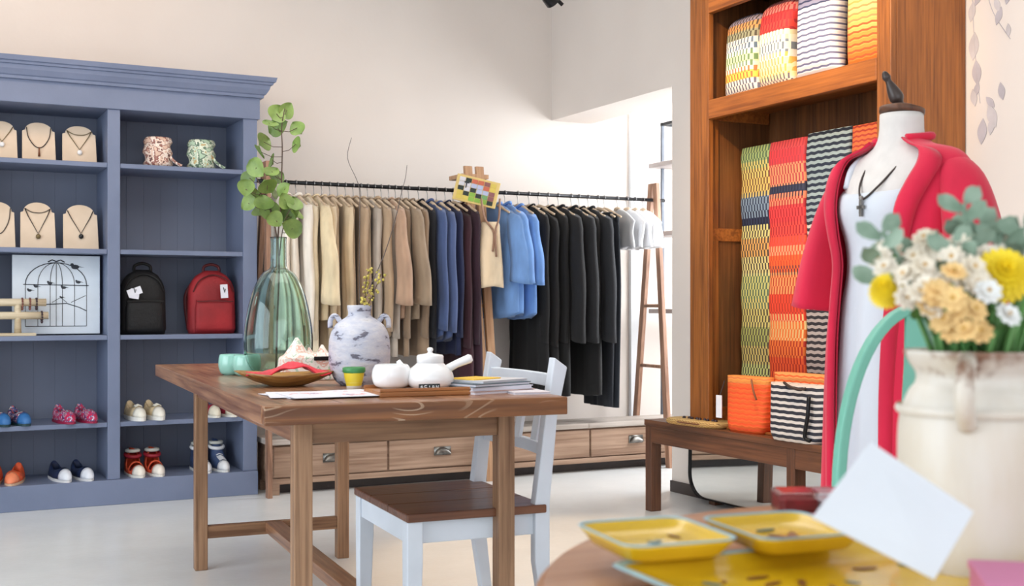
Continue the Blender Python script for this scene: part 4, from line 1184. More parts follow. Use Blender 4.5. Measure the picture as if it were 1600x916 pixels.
# woven runners hanging in the cabinet
gy = [(0, (196, 200, 120)), (.06, (208, 184, 104)), (.14, (170, 170, 90)), (.22, (212, 194, 110)), (.34, (196, 190, 110)), (.44, (214, 200, 130)), (.52, (214, 158, 84)), (.60, (206, 196, 124)), (.66, (30, 40, 66)), (.69, (120, 140, 160)), (.78, (208, 180, 100)), (.86, (206, 190, 110)), (.93, (150, 170, 110))]
gd = [(0, (92, 84, 66)), (.3, (86, 110, 90)), (.45, (74, 66, 60)), (.64, (24, 32, 60)), (.72, (52, 66, 90)), (.80, (120, 90, 60)), (.9, (84, 110, 84))]
ro = [(0, (236, 90, 40)), (.1, (240, 120, 50)), (.25, (236, 70, 40)), (.36, (240, 150, 90)), (.45, (238, 96, 44)), (.52, (240, 150, 110)), (.56, (228, 70, 60)), (.66, (226, 60, 62)), (.73, (222, 130, 96)), (.78, (40, 48, 72)), (.81, (226, 140, 100)), (.90, (214, 56, 64)), (.96, (200, 70, 74))]
rd = [(0, (190, 50, 30)), (.17, (250, 210, 140)), (.28, (200, 60, 40)), (.44, (90, 56, 66)), (.48, (226, 80, 50)), (.6, (170, 36, 46)), (.76, (30, 36, 60)), (.82, (180, 60, 70))]
bw = [(0, (206, 190, 180)), (.5, (214, 208, 198)), (.66, (150, 168, 172))]
orr = [(0, (216, 96, 60)), (.5, (220, 110, 60))]
M['run1'] = woven('woven_green', gy, gd, 'Y', .030, 0, .020, .52, -1.07, 0, True)
M['run2'] = woven('woven_red', ro, rd, 'Y', .038, 0, .019, .60, -1.07, 0, True)
M['run3'] = woven('woven_black_white', bw, [(0, (52, 46, 50)), (.5, (40, 42, 52)), (.66, (30, 42, 62))], 'Y', .027, .16, .045, .5, -1.13, 0)
M['run4'] = woven('woven_orange', orr, (168, 60, 48), 'Y', .020, .22, .035, .6, -1.13, 0)
for i, (y1, y0, zt, mm, l) in enumerate(((4.44, 4.222, 1.735, 'run1', 'green and yellow woven runner, far left one hanging in the cabinet'), (4.215, 3.975, 1.733, 'run2', 'red and orange woven runner beside the green one'),
                                       (3.968, 3.70, 1.742, 'run3', 'black and white woven runner behind the mannequin shoulder'), (3.694, 3.42, 1.738, 'run4', 'orange woven runner partly hidden by the mannequin neck'))):
    b = new(); g = 26; ln_ = 1.13
    rs = []
    for k in range(g + 1):
        z = -ln_ * k / g; ring = []
        hw = (y1 - y0) / 2
        for a in range(24):
            al = 2 * PI * a / 24
            ring.append(Vector((.022 * math.copysign(abs(math.sin(al)) ** .5, math.sin(al)) * (.6 if k in (0, g) else 1) + .004 * math.sin(z * 30 + i), hw * math.copysign(abs(math.cos(al)) ** .45, math.cos(al)), z)))
        rs.append(ring)
    rings(b, rs); o = obj('woven_runner', b, M[mm], None, True, loc=(3.48 + .02 * (i == 0), (y0 + y1) / 2, zt)); tag(o, l, 'woven runner', 'woven runners in the cabinet')

# cushions in the upper compartment
def stops(cols): return [(i / len(cols), c) for i, c in enumerate(cols)]
M['cu1'] = woven('cushion_multi', stops([(226, 222, 214), (240, 232, 220), (244, 208, 90), (240, 236, 210), (214, 226, 180), (240, 236, 226), (232, 222, 206), (150, 150, 120), (220, 150, 90), (150, 140, 160)]), [(0, (104, 104, 124)), (.2, (220, 120, 70)), (.35, (110, 140, 90)), (.55, (90, 110, 130)), (.7, (80, 72, 56))], 'Y', .026, 0, .021, .62, 0, .37, True)
M['cu2'] = woven('cushion_red', stops([(236, 214, 190), (250, 230, 170), (250, 236, 190), (244, 238, 224), (238, 232, 214), (244, 236, 210), (216, 66, 56), (206, 52, 50), (196, 120, 110)]), [(0, (110, 96, 110)), (.15, (236, 180, 90)), (.4, (120, 130, 140)), (.55, (226, 210, 170)), (.66, (168, 40, 48))], 'Y', .032, 0, .020, .66, 0, .37, True)
M['cu3'] = woven('cushion_blue_white', [(0, (236, 232, 232)), (.72, (150, 150, 176))], [(0, (104, 106, 138)), (.72, (58, 66, 100))], 'Y', .024, .14, .05, .66, 0, .42)
M['cu4'] = woven('cushion_orange', stops([(236, 140, 60), (240, 160, 76), (238, 186, 104), (244, 204, 130), (246, 216, 150), (246, 214, 140)]), [(0, (216, 90, 44)), (.4, (196, 140, 84)), (.6, (206, 160, 84))], 'Y', .024, .18, .05, .66, 0, .42)
for yc, w_, h_, mm, lean, l in ((4.30, .245, .36, 'cu1', -.4, 'yellow and green woven cushion, far left on the cabinet shelf'), (4.06, .222, .375, 'cu2', .3, 'cushion with red woven top, second on the cabinet shelf'),
                              (3.80, .262, .42, 'cu3', 0, 'blue and white striped woven cushion on the cabinet shelf'), (3.50, .25, .44, 'cu4', .2, 'orange woven cushion at the near end of the cabinet shelf')):
    b = new(); rs = []
    for k in range(17):
        f = k / 16; z = .002 + h_ * f
        hw = w_ / 2 * (1.05 - .17 * math.sin(PI * min(1, f * 1.1)) ** 1.1)
        th = .012 + .055 * math.sin(PI * f) ** .5 if k not in (0, 16) else .010
        rs.append([Vector((th * math.copysign(abs(math.sin(a)) ** .55, math.sin(a)) * (1 - .35 * abs(math.cos(a)) ** 4) + .02 * f, hw * math.copysign(abs(math.cos(a)) ** .45, math.cos(a)) + .02 * lean * math.sin(3 * f), z - .012 * math.sin(PI * .5 + a * 2) * (1 if k > 12 else 0))) for a in [2 * PI * i / 28 for i in range(28)]])
    rings(b, rs); o = obj('woven_cushion', b, M[mm], None, True, loc=(3.40, yc, 1.943)); tag(o, l, 'cushion', 'woven cushions in the cabinet')

# bags on the bench
M['bag1'] = woven('bag_orange', [(0, (240, 104, 44)), (.85, (240, 150, 70))], [(0, (226, 74, 30)), (.85, (214, 120, 60))], 'Y', .022, .2, .045, .66, 0, .25)
M['bag2'] = woven('bag_black_white', [(0, (222, 216, 212)), (.9, (206, 190, 180))], (34, 38, 52), 'Y', .025, .08, .05, .46, 0, .25)
M['bag3'] = woven('bag_orange_pale', [(0, (240, 140, 70)), (.5, (244, 160, 90))], (224, 96, 44), 'Y', .022, .2, .045, .66, 0, .25)
def bag(x, y, w_, d_, h_, mm, rz, label, flare=1.12):
    tt = thing('woven_bag', label, 'bag', (x, y, BT + .001), rz, 'woven bags on the bench')
    b = new(); rs = []
    for k in range(13):
        f = k / 12; s = (1 + (flare - 1) * f) * (.88 if k == 0 else .97 if k == 1 else 1)
        rs.append([Vector((d_ * s * math.copysign(abs(math.sin(a)) ** .6, math.sin(a)) * (1 - .45 * f), w_ / 2 * s * math.copysign(abs(math.cos(a)) ** .5, math.cos(a)), h_ * f)) for a in [2 * PI * i / 32 for i in range(32)]])
    rings(b, rs, True, False); b.faces.new([b.verts[i] for i in range(0)]) if False else None
    b.verts.ensure_lookup_table(); b.faces.new(b.verts[0:32])
    top = [Vector((v_.co.x * .6, v_.co.y * .97, h_ - .02)) for v_ in b.verts[-32:]]
    b.faces.new([b.verts.new(p_) for p_ in top])
    obj('bag_body', b, M[mm], tt, True, solid=.004)
    return tt
bag(3.30, 4.135, .235, .05, .245, 'bag1', R(4), 'orange woven bag with a white tag on the bench')
t2 = bpy.data.objects['woven_bag']
b = new(); tube(b, smooth_pts([(-.05, -.06, .235), (-.062, -.085, .19), (-.058, -.10, .15)], 4), .0045, 6); obj('pull_cord', b, M['brownp'], t2, True)
b = new(); tube(b, [(-.03, .135, .22), (-.05, .145, .15)], .003, 5); obj('tag_string', b, M['cord'], t2)
b = new(); box(b, -.056, -.052, .127, .163, .055, .155); g = obj('swing_tag', b, M['paper'], t2); g['label'] = 'white swing tag'
bag(3.36, 3.82, .36, .045, .27, 'bag3', R(3), 'pale orange woven bag behind the black and white one')
t3 = bag(3.262, 3.77, .30, .05, .235, 'bag2', R(2), 'black and white striped woven bag on the bench', 1.06)
b = new(); tube(b, smooth_pts([(-.04, .05, .238), (-.055, .0, .225), (-.05, -.05, .215), (-.045, -.08, .222)], 4), .006, 6); obj('zip_pull', b, M['cord'], t3, True)
b = new(); tube(b, smooth_pts([(-.05, -.105, .19), (-.062, -.11, .11), (-.058, -.09, .03), (-.052, -.115, .015)], 5), .0085, 6); obj('strap', b, M['metalb'], t3, True)
t = thing('straw_clutch', 'flat straw clutch purse with dark trim at the far end of the bench', 'bag', (3.30, 4.49, BT), R(4))
b = new(); rings(b, [[Vector((x * k, y * k, z)) for x, y in [(.085 * math.copysign(abs(math.sin(a)) ** .5, math.sin(a)), .20 * math.copysign(abs(math.cos(a)) ** .4, math.cos(a))) for a in [2 * PI * i / 32 for i in range(32)]]] for k, z in ((.94, 0), (1, .008), (1, .018), (.93, .026))]); obj('clutch_body', b, woven('straw', [(0, (206, 168, 100)), (.5, (216, 182, 118))], (150, 108, 60), 'Y', .008, .5, .02, .6, 0, .03), t, True)
b = new(); tube(b, [(.10 * .9 * math.sin(a) * -1, .19 * math.cos(a), .014) for a in [PI * k / 16 for k in range(17)]], .004, 6); obj('trim_cord', b, M['brownp'], t, True)
b = new()
for k in range(9): ball(b, (-.02 + .008 * (k % 2), -.12 + .028 * k, .028), .009, 6)
obj('bead_row', b, M['bead2'], t, True)

# flat grey leaf shapes on the right wall
t = thing('wall_leaf_shapes', 'flat grey hanging leaf shapes on the cream right wall', 'wall decal', (RX - .001, 3.17, 1.9))
M['flatgrey'] = pm('matte_grey', (184, 178, 184), .8, .05)
M['flatgrey2'] = pm('matte_grey_light', (198, 192, 194), .8, .05)
rnd2 = random.Random(2)
for (y, z, a, s, mm) in ((3.262, 2.18, 80, .08, 'flatgrey2'), (3.22, 2.22, 60, .07, 'flatgrey'), (3.255, 2.06, 85, .11, 'flatgrey2'), (3.25, 1.95, 95, .10, 'flatgrey'), (3.13, 2.13, 70, .07, 'flatgrey'), (3.16, 2.17, 110, .06, 'flatgrey2'), (3.10, 2.06, 95, .05, 'flatgrey2'), (3.238, 1.865, 75, .06, 'flatgrey'),
                        (3.135, 1.845, 100, .07, 'flatgrey'), (3.19, 1.77, 110, .10, 'flatgrey2'), (3.215, 1.72, 85, .10, 'flatgrey'), (3.17, 1.72, 80, .07, 'flatgrey2'), (3.265, 1.84, 100, .07, 'flatgrey2'), (3.09, 2.2, 75, .07, 'flatgrey'), (3.20, 1.80, 130, .06, 'flatgrey')):
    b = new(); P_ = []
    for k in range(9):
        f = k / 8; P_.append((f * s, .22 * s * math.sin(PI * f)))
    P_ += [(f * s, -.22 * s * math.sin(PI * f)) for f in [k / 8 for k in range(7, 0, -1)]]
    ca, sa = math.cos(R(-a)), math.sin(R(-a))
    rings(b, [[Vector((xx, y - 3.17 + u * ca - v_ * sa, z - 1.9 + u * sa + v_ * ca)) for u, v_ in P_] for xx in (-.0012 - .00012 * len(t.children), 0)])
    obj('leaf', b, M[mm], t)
b = new(); tube(b, smooth_pts([(-.0005, .04, .35), (-.0005, .0, .22), (-.0005, -.08, .10)], 5), .0015, 4); tube(b, smooth_pts([(-.0005, .10, .35), (-.0005, .085, .1), (-.0005, .06, -.12)], 5), .0015, 4); obj('stalk', b, M['flatgrey'], t)

# ------------------------------------------------------------------ mannequin, dress, cardigan, necklace
MO = (2.085, 2.055, 0); MR = R(-88)
t = thing('mannequin', 'headless white dress form with dark wooden neck cap, right of the cabinet', 'mannequin', MO, MR)
def ell(rx, ry, z, n=40, cy=0, cx=0, front=1.0): return [Vector((cx + rx * math.cos(a), cy + ry * math.sin(a) * (front if math.sin(a) < 0 else 1), z)) for a in [2 * PI * i / n for i in range(n)]]
TS = [(.10, .085, .86), (.155, .105, .93), (.15, .10, 1.0), (.118, .085, 1.07), (.128, .092, 1.14), (.152, .112, 1.22), (.155, .098, 1.28), (.163, .075, 1.315), (.135, .062, 1.345), (.075, .054, 1.372), (.052, .052, 1.40), (.049, .050, 1.45)]
def spl(S, k=3):
    q = smooth_pts([Vector(s) for s in S], k); return [(p_.x, p_.y, p_.z) for p_ in q]
b = new(); rings(b, [ell(rx, ry, z) for rx, ry, z in spl(TS)]); obj('torso', b, pm('linen_form', (216, 211, 207), .85, .02, 30, .1), t, True)
b = new(); lathe(b, [(.046, 1.449), (.052, 1.452), (.052, 1.462), (.030, 1.470), (.014, 1.474)], 28, capt=True, M4=Matrix.Translation((0, 0, 1.45)) @ Matrix.Rotation(R(-8), 4, 'X') @ Matrix.Translation((0, 0, -1.45))); obj('neck_cap', b, M['bwood_z'], t, True)
b = new(); MF = Matrix.Translation((0, .0, 1.465)) @ Matrix.Rotation(R(24), 4, 'X') @ Matrix.Rotation(R(-12), 4, 'Y'); lathe(b, sp([(.014, 0), (.010, .012), (.017, .026), (.013, .05), (.007, .07), (.010, .080), (.006, .092), (.001, .096)]), 18, M4=MF); obj('finial', b, pm('dark_finial_wood', (58, 46, 42), .35, .1), t, True)
b = new(); tube(b, [(0, 0, .03), (0, 0, .88)], .014, 12); obj('pole', b, M['bwood_z'], t, True)
b = new(); lathe(b, [(.15, 0), (.15, .012), (.10, .024), (.03, .034), (.018, .06)], 32, capt=True); obj('base', b, M['bwood_z'], t, True)

t = thing('dress', 'long white dress on the dress form under the red cardigan', 'dress', MO, MR)
DS = [(.17, .125, .45), (.172, .122, .60), (.165, .118, .80), (.162, .112, .93), (.156, .106, 1.0), (.135, .100, 1.08), (.140, .102, 1.15), (.158, .120, 1.22), (.158, .103, 1.27), (.140, .075, 1.305)]
b = new(); rs = []
for (rx, ry, z) in spl(DS, 4):
    r = ell(rx + .004, ry + .005, z, 72); fl = max(0, min(1, (1.15 - z) / .4)) * .010
    for i, v_ in enumerate(r):
        a = 2 * PI * i / 72; k = 1 + fl * (math.sin(9 * a + z * 2) + .6 * math.sin(15 * a + 1)) / .16
        v_.x *= k; v_.y *= k
        if z > 1.26: v_.z -= .05 * max(0, -math.sin(a)) ** 2 * (z - 1.26) / .045
    rs.append(r)
rings(b, rs, True, False); obj('dress_body', b, fabric('white_dress', (208, 213, 222), .02), t, True, solid=.003)
for s in (-1, 1):
    b = new(); tube(b, smooth_pts([(s * .10, -.075, 1.28), (s * .105, -.05, 1.33), (s * .10, 0, 1.36), (s * .10, .05, 1.32), (s * .10, .07, 1.29)], 4), .009, 8); obj('shoulder_strap', b, GM['white_dress'], t, True)

RED = fabric('red_cardigan', (206, 24, 62), .06)
t = thing('cardigan', 'open crimson red cardigan worn over the white dress on the form', 'cardigan', MO, MR)
# open shell: gap is centred on the front (-Y)
CS = [(.205, .150, .50, .34), (.200, .148, .65, .34), (.196, .146, .80, .35), (.190, .142, .93, .38), (.180, .134, 1.02, .42), (.168, .128, 1.10, .46), (.176, .134, 1.17, .50), (.184, .134, 1.23, .54), (.186, .118, 1.28, .62), (.182, .096, 1.32, .70), (.150, .082, 1.352, .80), (.084, .068, 1.372, .88), (.060, .060, 1.386, .92)]
q = smooth_pts([Vector((a, c, d)) for a, c, d, e in CS], 4); ga = smooth_pts([Vector((e, 0, 0)) for a, c, d, e in CS], 4)
b = new(); rs = []
for v3, g in zip(q, ga):
    gap = g.x; n = 60; ring = []
    for i in range(n + 1):
        a = -PI / 2 + gap + (2 * PI - 2 * gap) * i / n
        fl = max(0, min(1, (1.2 - v3.z) / .5)) * .07
        k = 1 + fl * (math.sin(8 * a + 1 + v3.z * 3) + .5 * math.sin(13 * a)) / 1.6
        p_ = Vector((v3.x * k * math.cos(a), v3.y * k * math.sin(a), v3.z))
        ring.append(p_)
    rs.append(ring)
rings(b, rs, False, False); obj('cardigan_body', b, RED, t, True, solid=.004)
# rolled lapels running along both front edges and round the neck
edge = [r[0] for r in rs]; edge2 = [r[-1] for r in rs]
for E_, sgn in ((edge, 1), (edge2, -1)):
    b = new(); rs2 = []
    for i, p_ in enumerate(E_):
        f = i / (len(E_) - 1); w_ = (.030 + .018 * math.sin(PI * min(1, max(0, (f - .45) / .5)))) * (1 if f < .78 else 1 - .85 * (f - .78) / .22)
        o1 = Vector((p_.x, p_.y - .006, p_.z)); out = Vector((sgn * w_, .3 * w_ + .004, 0))
        rs2.append([o1, o1 + out * .3 + Vector((0, -.014, 0)), o1 + out * .75 + Vector((0, -.012, -.003)), o1 + out + Vector((0, .004, -.006))])
    rings(b, rs2, False, False); obj('lapel', b, RED, t, True, solid=.004)
b = new(); tube(b, smooth_pts([edge[-1], (.062, .02, 1.392), (.042, .050, 1.398), (0, .064, 1.402), (-.042, .050, 1.398), (-.062, .02, 1.392), edge2[-1]], 4), .010, 8); obj('collar', b, RED, t, True)
for s in (-1, 1):
    b = new(); rs = []
    pts = smooth_pts([Vector((s * .135, .0, 1.312)), Vector((s * .172, .0, 1.275)), Vector((s * .200, -.005, 1.20)), Vector((s * .222, -.012, 1.10)), Vector((s * .238, -.016, .995))], 5)
    for i, c in enumerate(pts):
        f = i / (len(pts) - 1); r_ = .040 + .040 * f + (.010 if i else -.015); 
        d = (pts[min(i + 1, len(pts) - 1)] - pts[max(i - 1, 0)]).normalized(); u_ = Vector((0, 1, 0)); w2_ = d.cross(u_).normalized()
        rs.append([c + u_ * math.cos(a) * r_ * (1 + .05 * f * math.sin(5 * a)) + w2_ * math.sin(a) * r_ * .72 * (1 + .10 * f * math.sin(4 * a + 1)) for a in [2 * PI * k / 28 for k in range(28)]])
    rings(b, rs, True, False); obj('sleeve', b, RED, t, True, solid=.004)
t = thing('necklace', 'dark cord necklace with small cross pendant on the dress form', 'necklace', MO, MR)
b = new(); P_ = [(.058, .02, 1.385), (.058, -.02, 1.36), (.048, -.066, 1.32), (.03, -.105, 1.275), (0, -.126, 1.245), (-.03, -.105, 1.275), (-.048, -.066, 1.32), (-.058, -.02, 1.36), (-.058, .02, 1.385), (0, .062, 1.40), (.058, .02, 1.385)]
tube(b, smooth_pts(P_, 5), .0026, 6); obj('cord', b, M['cord'], t, True)
b = new(); box(b, -.004, .004, -.134, -.129, 1.205, 1.243); box(b, -.011, .011, -.134, -.129, 1.222, 1.230); ball(b, (0, -.13, 1.247), .006, 8); obj('pendant', b, M['chrome'], t)

# ------------------------------------------------------------------ sage green round-back metal chair
GX, GY = 1.546, 1.472
t = thing('metal_chair', 'sage green metal chair with round hoop back beside the round table', 'chair', (GX, GY, 0), R(-14))
# local: back hoop in the x-z plane at y=0, seat towards -y... hoop bar is flat
b = new()
hp = []
for k in range(33):
    a = PI * k / 32; hp.append(Vector((-.160 * math.cos(a), .02 * math.sin(a), .66 + .335 * math.sin(a))))
hp = [Vector((-.155, -.03, .44)), Vector((-.160, -.01, .56))] + hp + [Vector((.160, -.01, .56)), Vector((.155, -.03, .44))]
rs = []
for i, p_ in enumerate(hp):
    d = (hp[min(i + 1, len(hp) - 1)] - hp[max(i - 1, 0)]).normalized(); y_ = Vector((0, 1, 0)); n_ = d.cross(y_).normalized()
    rs.append([p_ + n_ * a * .009 + y_ * c * .011 for a, c in ((-1, -1), (1, -1), (1, 1), (-1, 1))])
rings(b, rs); obj('back_hoop', b, M['mgreen'], t, bevel=.004)
b = new(); rings(b, [[Vector((x, y + dy, z)) for x, dy in ((-w_, -.003), (w_, -.003), (w_, .003), (-w_, .003))] for w_, y, z in ((.055, -.02, .44), (.05, -.01, .70), (.044, .0, .80), (.030, .012, .90), (.026, .016, .99))]); obj('back_splat', b, M['mgreen'], t)
b = new(); rings(b, [[Vector((k * .20 * math.copysign(abs(math.cos(a)) ** .7, math.cos(a)), -.20 + k * .19 * math.copysign(abs(math.sin(a)) ** .7, math.sin(a)), z)) for a in [2 * PI * i / 32 for i in range(32)]] for k, z in ((.97, .425), (1.0, .432), (1.0, .44), (.92, .446), (.5, .440))]); obj('seat', b, M['mgreen'], t, True)
for x, y in ((-.17, -.03), (.17, -.03), (-.16, -.36), (.16, -.36)):
    b = new(); tube(b, [(x, y, .43), (x * 1.25, y + (.06 if y > -.1 else -.05), 0)], [.017, .012], 10); obj('leg', b, M['mgreen'], t, True)

# ------------------------------------------------------------------ round foreground table
RT = .75
t = thing('round_table', 'round warm brown wooden table in the blurred foreground', 'table', (.916, .71, 0))
RW = wood('round_table_wood', (150, 96, 62), (196, 146, 112), 'X', .35, .6)
b = new(); lathe(b, [(.0, RT - .035), (.455, RT - .035), (.468, RT - .028), (.470, RT - .008), (.462, RT), (0, RT)], 96, capb=False); obj('tabletop', b, RW, t)
b = new(); lathe(b, sp([(.045, .05), (.04, .2), (.055, .4), (.045, .6), (.09, RT - .036)]), 28); obj('pedestal', b, RW, t, True)
for k in range(4):
    b = new(); a = R(45 + 90 * k); tube(b, smooth_pts([(.03 * math.cos(a), .03 * math.sin(a), .12), (.18 * math.cos(a), .18 * math.sin(a), .08), (.30 * math.cos(a), .30 * math.sin(a), .02)], 4), .022, 10); obj('foot', b, RW, t, True)

# ceramic dishes
def dish(loc, w_, d_, h_, rz, name, label, marks_=(), grp=None):
    """rectangular flared dish; local x = width, y = depth"""
    tt = thing(name, label, 'dish', loc, R(rz), grp)
    def rr(k, z, t_=0, r=.018):
        o = []
        hw, hd = w_ / 2 * k - t_, d_ / 2 * k - t_
        for cx, cy, a0 in ((hw - r, -hd + r, -90), (hw - r, hd - r, 0), (-hw + r, hd - r, 90), (-hw + r, -hd + r, 180)):
            for q in range(5):
                a = R(a0 + 90 * q / 4); o.append(Vector((cx + r * math.cos(a), cy + r * math.sin(a), z)))
        return o
    b = new(); rings(b, [rr(.80, 0), rr(.84, .002), rr(.96, h_ * .7), rr(.995, h_ * .92), rr(.965, h_ * .92), rr(.92, h_ * .6), rr(.80, .006), rr(.3, .005)]); obj('dish_body', b, M['yel'], tt, True)
    b = new(); rings(b, [rr(.994, h_ * .90), rr(1.01, h_ * .95), rr(1.0, h_), rr(.97, h_), rr(.962, h_ * .9)], True, False); obj('rim', b, M['rim'], tt, True)
    for i, (x, y, a, s, mm) in enumerate(marks_):
        b = new(); Mk = Matrix.Translation((x, y, .0062)) @ Matrix.Rotation(R(a), 4, 'Z')
        P_ = [(s * math.cos(2 * PI * k / 12), s * .32 * math.sin(2 * PI * k / 12)) for k in range(12)]
        rings(b, [[Mk @ Vector((x_, y_, z_)) for x_, y_ in P_] for z_ in (0, .0006)]); obj('brush_mark', b, M[mm], tt)
    return tt
c_, s_ = math.cos(R(27.2)), math.sin(R(27.2))
def cw(cx, t_): return (cx * c_ + t_ * s_, -cx * s_ + t_ * c_)
rm = random.Random(4)
def marks_for(w_, d_, n): return [(rm.uniform(-w_, w_), rm.uniform(-d_, d_), rm.uniform(0, 180), rm.uniform(.006, .016), rm.choice(['tealp', 'tealp', 'brownp', 'navyp'])) for _ in range(n)]
x_, y_ = cw(.305, 1.02); dish((x_, y_, RT), .37, .25, .020, -4, 'serving_platter', 'large yellow serving platter with pale blue rim in the foreground', marks_for(.13, .08, 22))
x_, y_ = cw(.135, 1.118); dish((x_, y_, RT + .0205), .115, .128, .018, -8, 'sauce_dish', 'left small yellow dish with blue rim resting on the platter', [(.0, .0, 30, .012, 'tealp'), (.03, .02, 100, .010, 'brownp')], 'small yellow dishes')
x_, y_ = cw(.262, 1.150); dish((x_, y_, RT + .0205), .115, .128, .018, -8, 'sauce_dish', 'right small yellow dish with painted bird on the platter', [(-.02, -.01, 150, .022, 'navyp'), (.012, .0, 60, .014, 'brownp'), (-.004, -.004, 120, .014, 'brownp'), (.0, .03, 10, .012, 'tealp')], 'small yellow dishes')

t = thing('clear_box', 'clear plastic box with red contents behind the small yellow dishes', 'box', (.985, 1.115, RT), R(-27))
bx('lid', M['redbox'], t, -.046, .046, -.028, .028, .0, .026, .004); bx('contents', M['redin'], t, -.040, .0, -.023, .023, .003, .018, .002)
bx('lining', M['paper'], t, .004, .040, -.023, .023, .003, .016, .002)

# milk can vase
V = (.908, .800, RT)
t = thing('milk_can_vase', 'worn cream milk-can vase with rusty rim, blurred at the right edge', 'vase', V, R(20))
m, nt, p = base('worn_enamel', .4)
v = coords(nt); n1 = noise(nt, v, 18, 5, .65); sx = nt.nodes.new('ShaderNodeSeparateXYZ'); nt.links.new(v, sx.inputs[0])
edge_ = mathn(nt, 'ADD', mathn(nt, 'MULTIPLY', mathn(nt, 'ABSOLUTE', mathn(nt, 'SUBTRACT', sx.outputs['Z'], .10)), 5.2), mathn(nt, 'MULTIPLY', n1, .75))
c1 = ramp(nt, noise(nt, coords(nt, (1, 1, .3)), 14, 4, .6), [(.35, (224, 220, 212)), (.62, (214, 204, 188)), (.75, (180, 156, 130))])
fac = ramp(nt, edge_, [(.88, (0, 0, 0, 1)), (.98, (1, 1, 1, 1))])
nt.links.new(mixc(nt, fac, c1, lin((138, 104, 84))), p.inputs['Base Color']); bump(nt, p, n1, .2, .003)
M['enamel'] = m
b = new(); lathe(b, sp([(.066, 0), (.070, .006), (.071, .05), (.072, .11), (.070, .145), (.062, .168), (.056, .176), (.055, .186), (.062, .197), (.066, .206), (.063, .207), (.052, .19), (.05, .17), (.064, .14), (.066, .05), (.06, .008), (.001, .006)], 3), 56); obj('can_body', b, M['enamel'], t, True)
b = new(); lathe(b, [(.0725, .148), (.0745, .152), (.0725, .156)], 48, capb=False); obj('shoulder_band', b, M['enamel'], t, True)
for a in (R(195), R(300)):
    b = new(); ca, sa = math.cos(a), math.sin(a)
    P_ = [(r_ * ca, r_ * sa, z) for r_, z in ((.058, .198), (.074, .197), (.088, .180), (.086, .158), (.070, .142))]
    tube(b, smooth_pts(P_, 4), .0085, 10); obj('ear_handle', b, M['enamel'], t, True)
b = new()
for k in range(3):
    pass
b.free()

# flowers
M['stemg'] = pm('green_stem', (64, 112, 56), .5, .15, 30); M['fleaf'] = pm('fresh_leaf', (88, 138, 70), .5, .15, 20)
M['chrys'] = pm('yellow_petals', (250, 216, 20), .6, .06, 30, c2=(255, 230, 50)); M['creamf'] = pm('cream_petals', (240, 228, 204), .7, .04, 40, c2=(244, 236, 222)); M['peachf'] = pm('peach_petals', (236, 200, 136), .7, .06, 40)
M['whitef'] = pm('white_petals', (236, 238, 236), .7, .03); M['sagef'] = pm('sage_felt_leaf', (112, 140, 118), .85, .08, 30, c2=(158, 180, 162)); M['heart'] = pm('flower_heart', (196, 150, 60), .8, .1, 60)
def petals(b, c, r, n, lift, nrm, wid=.42, curl=.25):
    nrm = Vector(nrm).normalized(); u_ = nrm.orthogonal().normalized(); v_ = nrm.cross(u_)
    for k in range(n):
        a = 2 * PI * k / n + lift * 3; d = u_ * math.cos(a) + v_ * math.sin(a); s = nrm.cross(d)
        rows_ = []
        for f, w_ in ((.12, .25), (.5, .9), (.8, 1.0), (1.0, .45)):
            q_ = Vector(c) + d * r * f * math.cos(lift) + nrm * (r * f * math.sin(lift) - curl * r * f * f * .5)
            ww = r * wid * w_ * .5; rows_.append([q_ - s * ww, q_ + nrm * .06 * r, q_ + s * ww])
        rings(b, rows_, False, False)
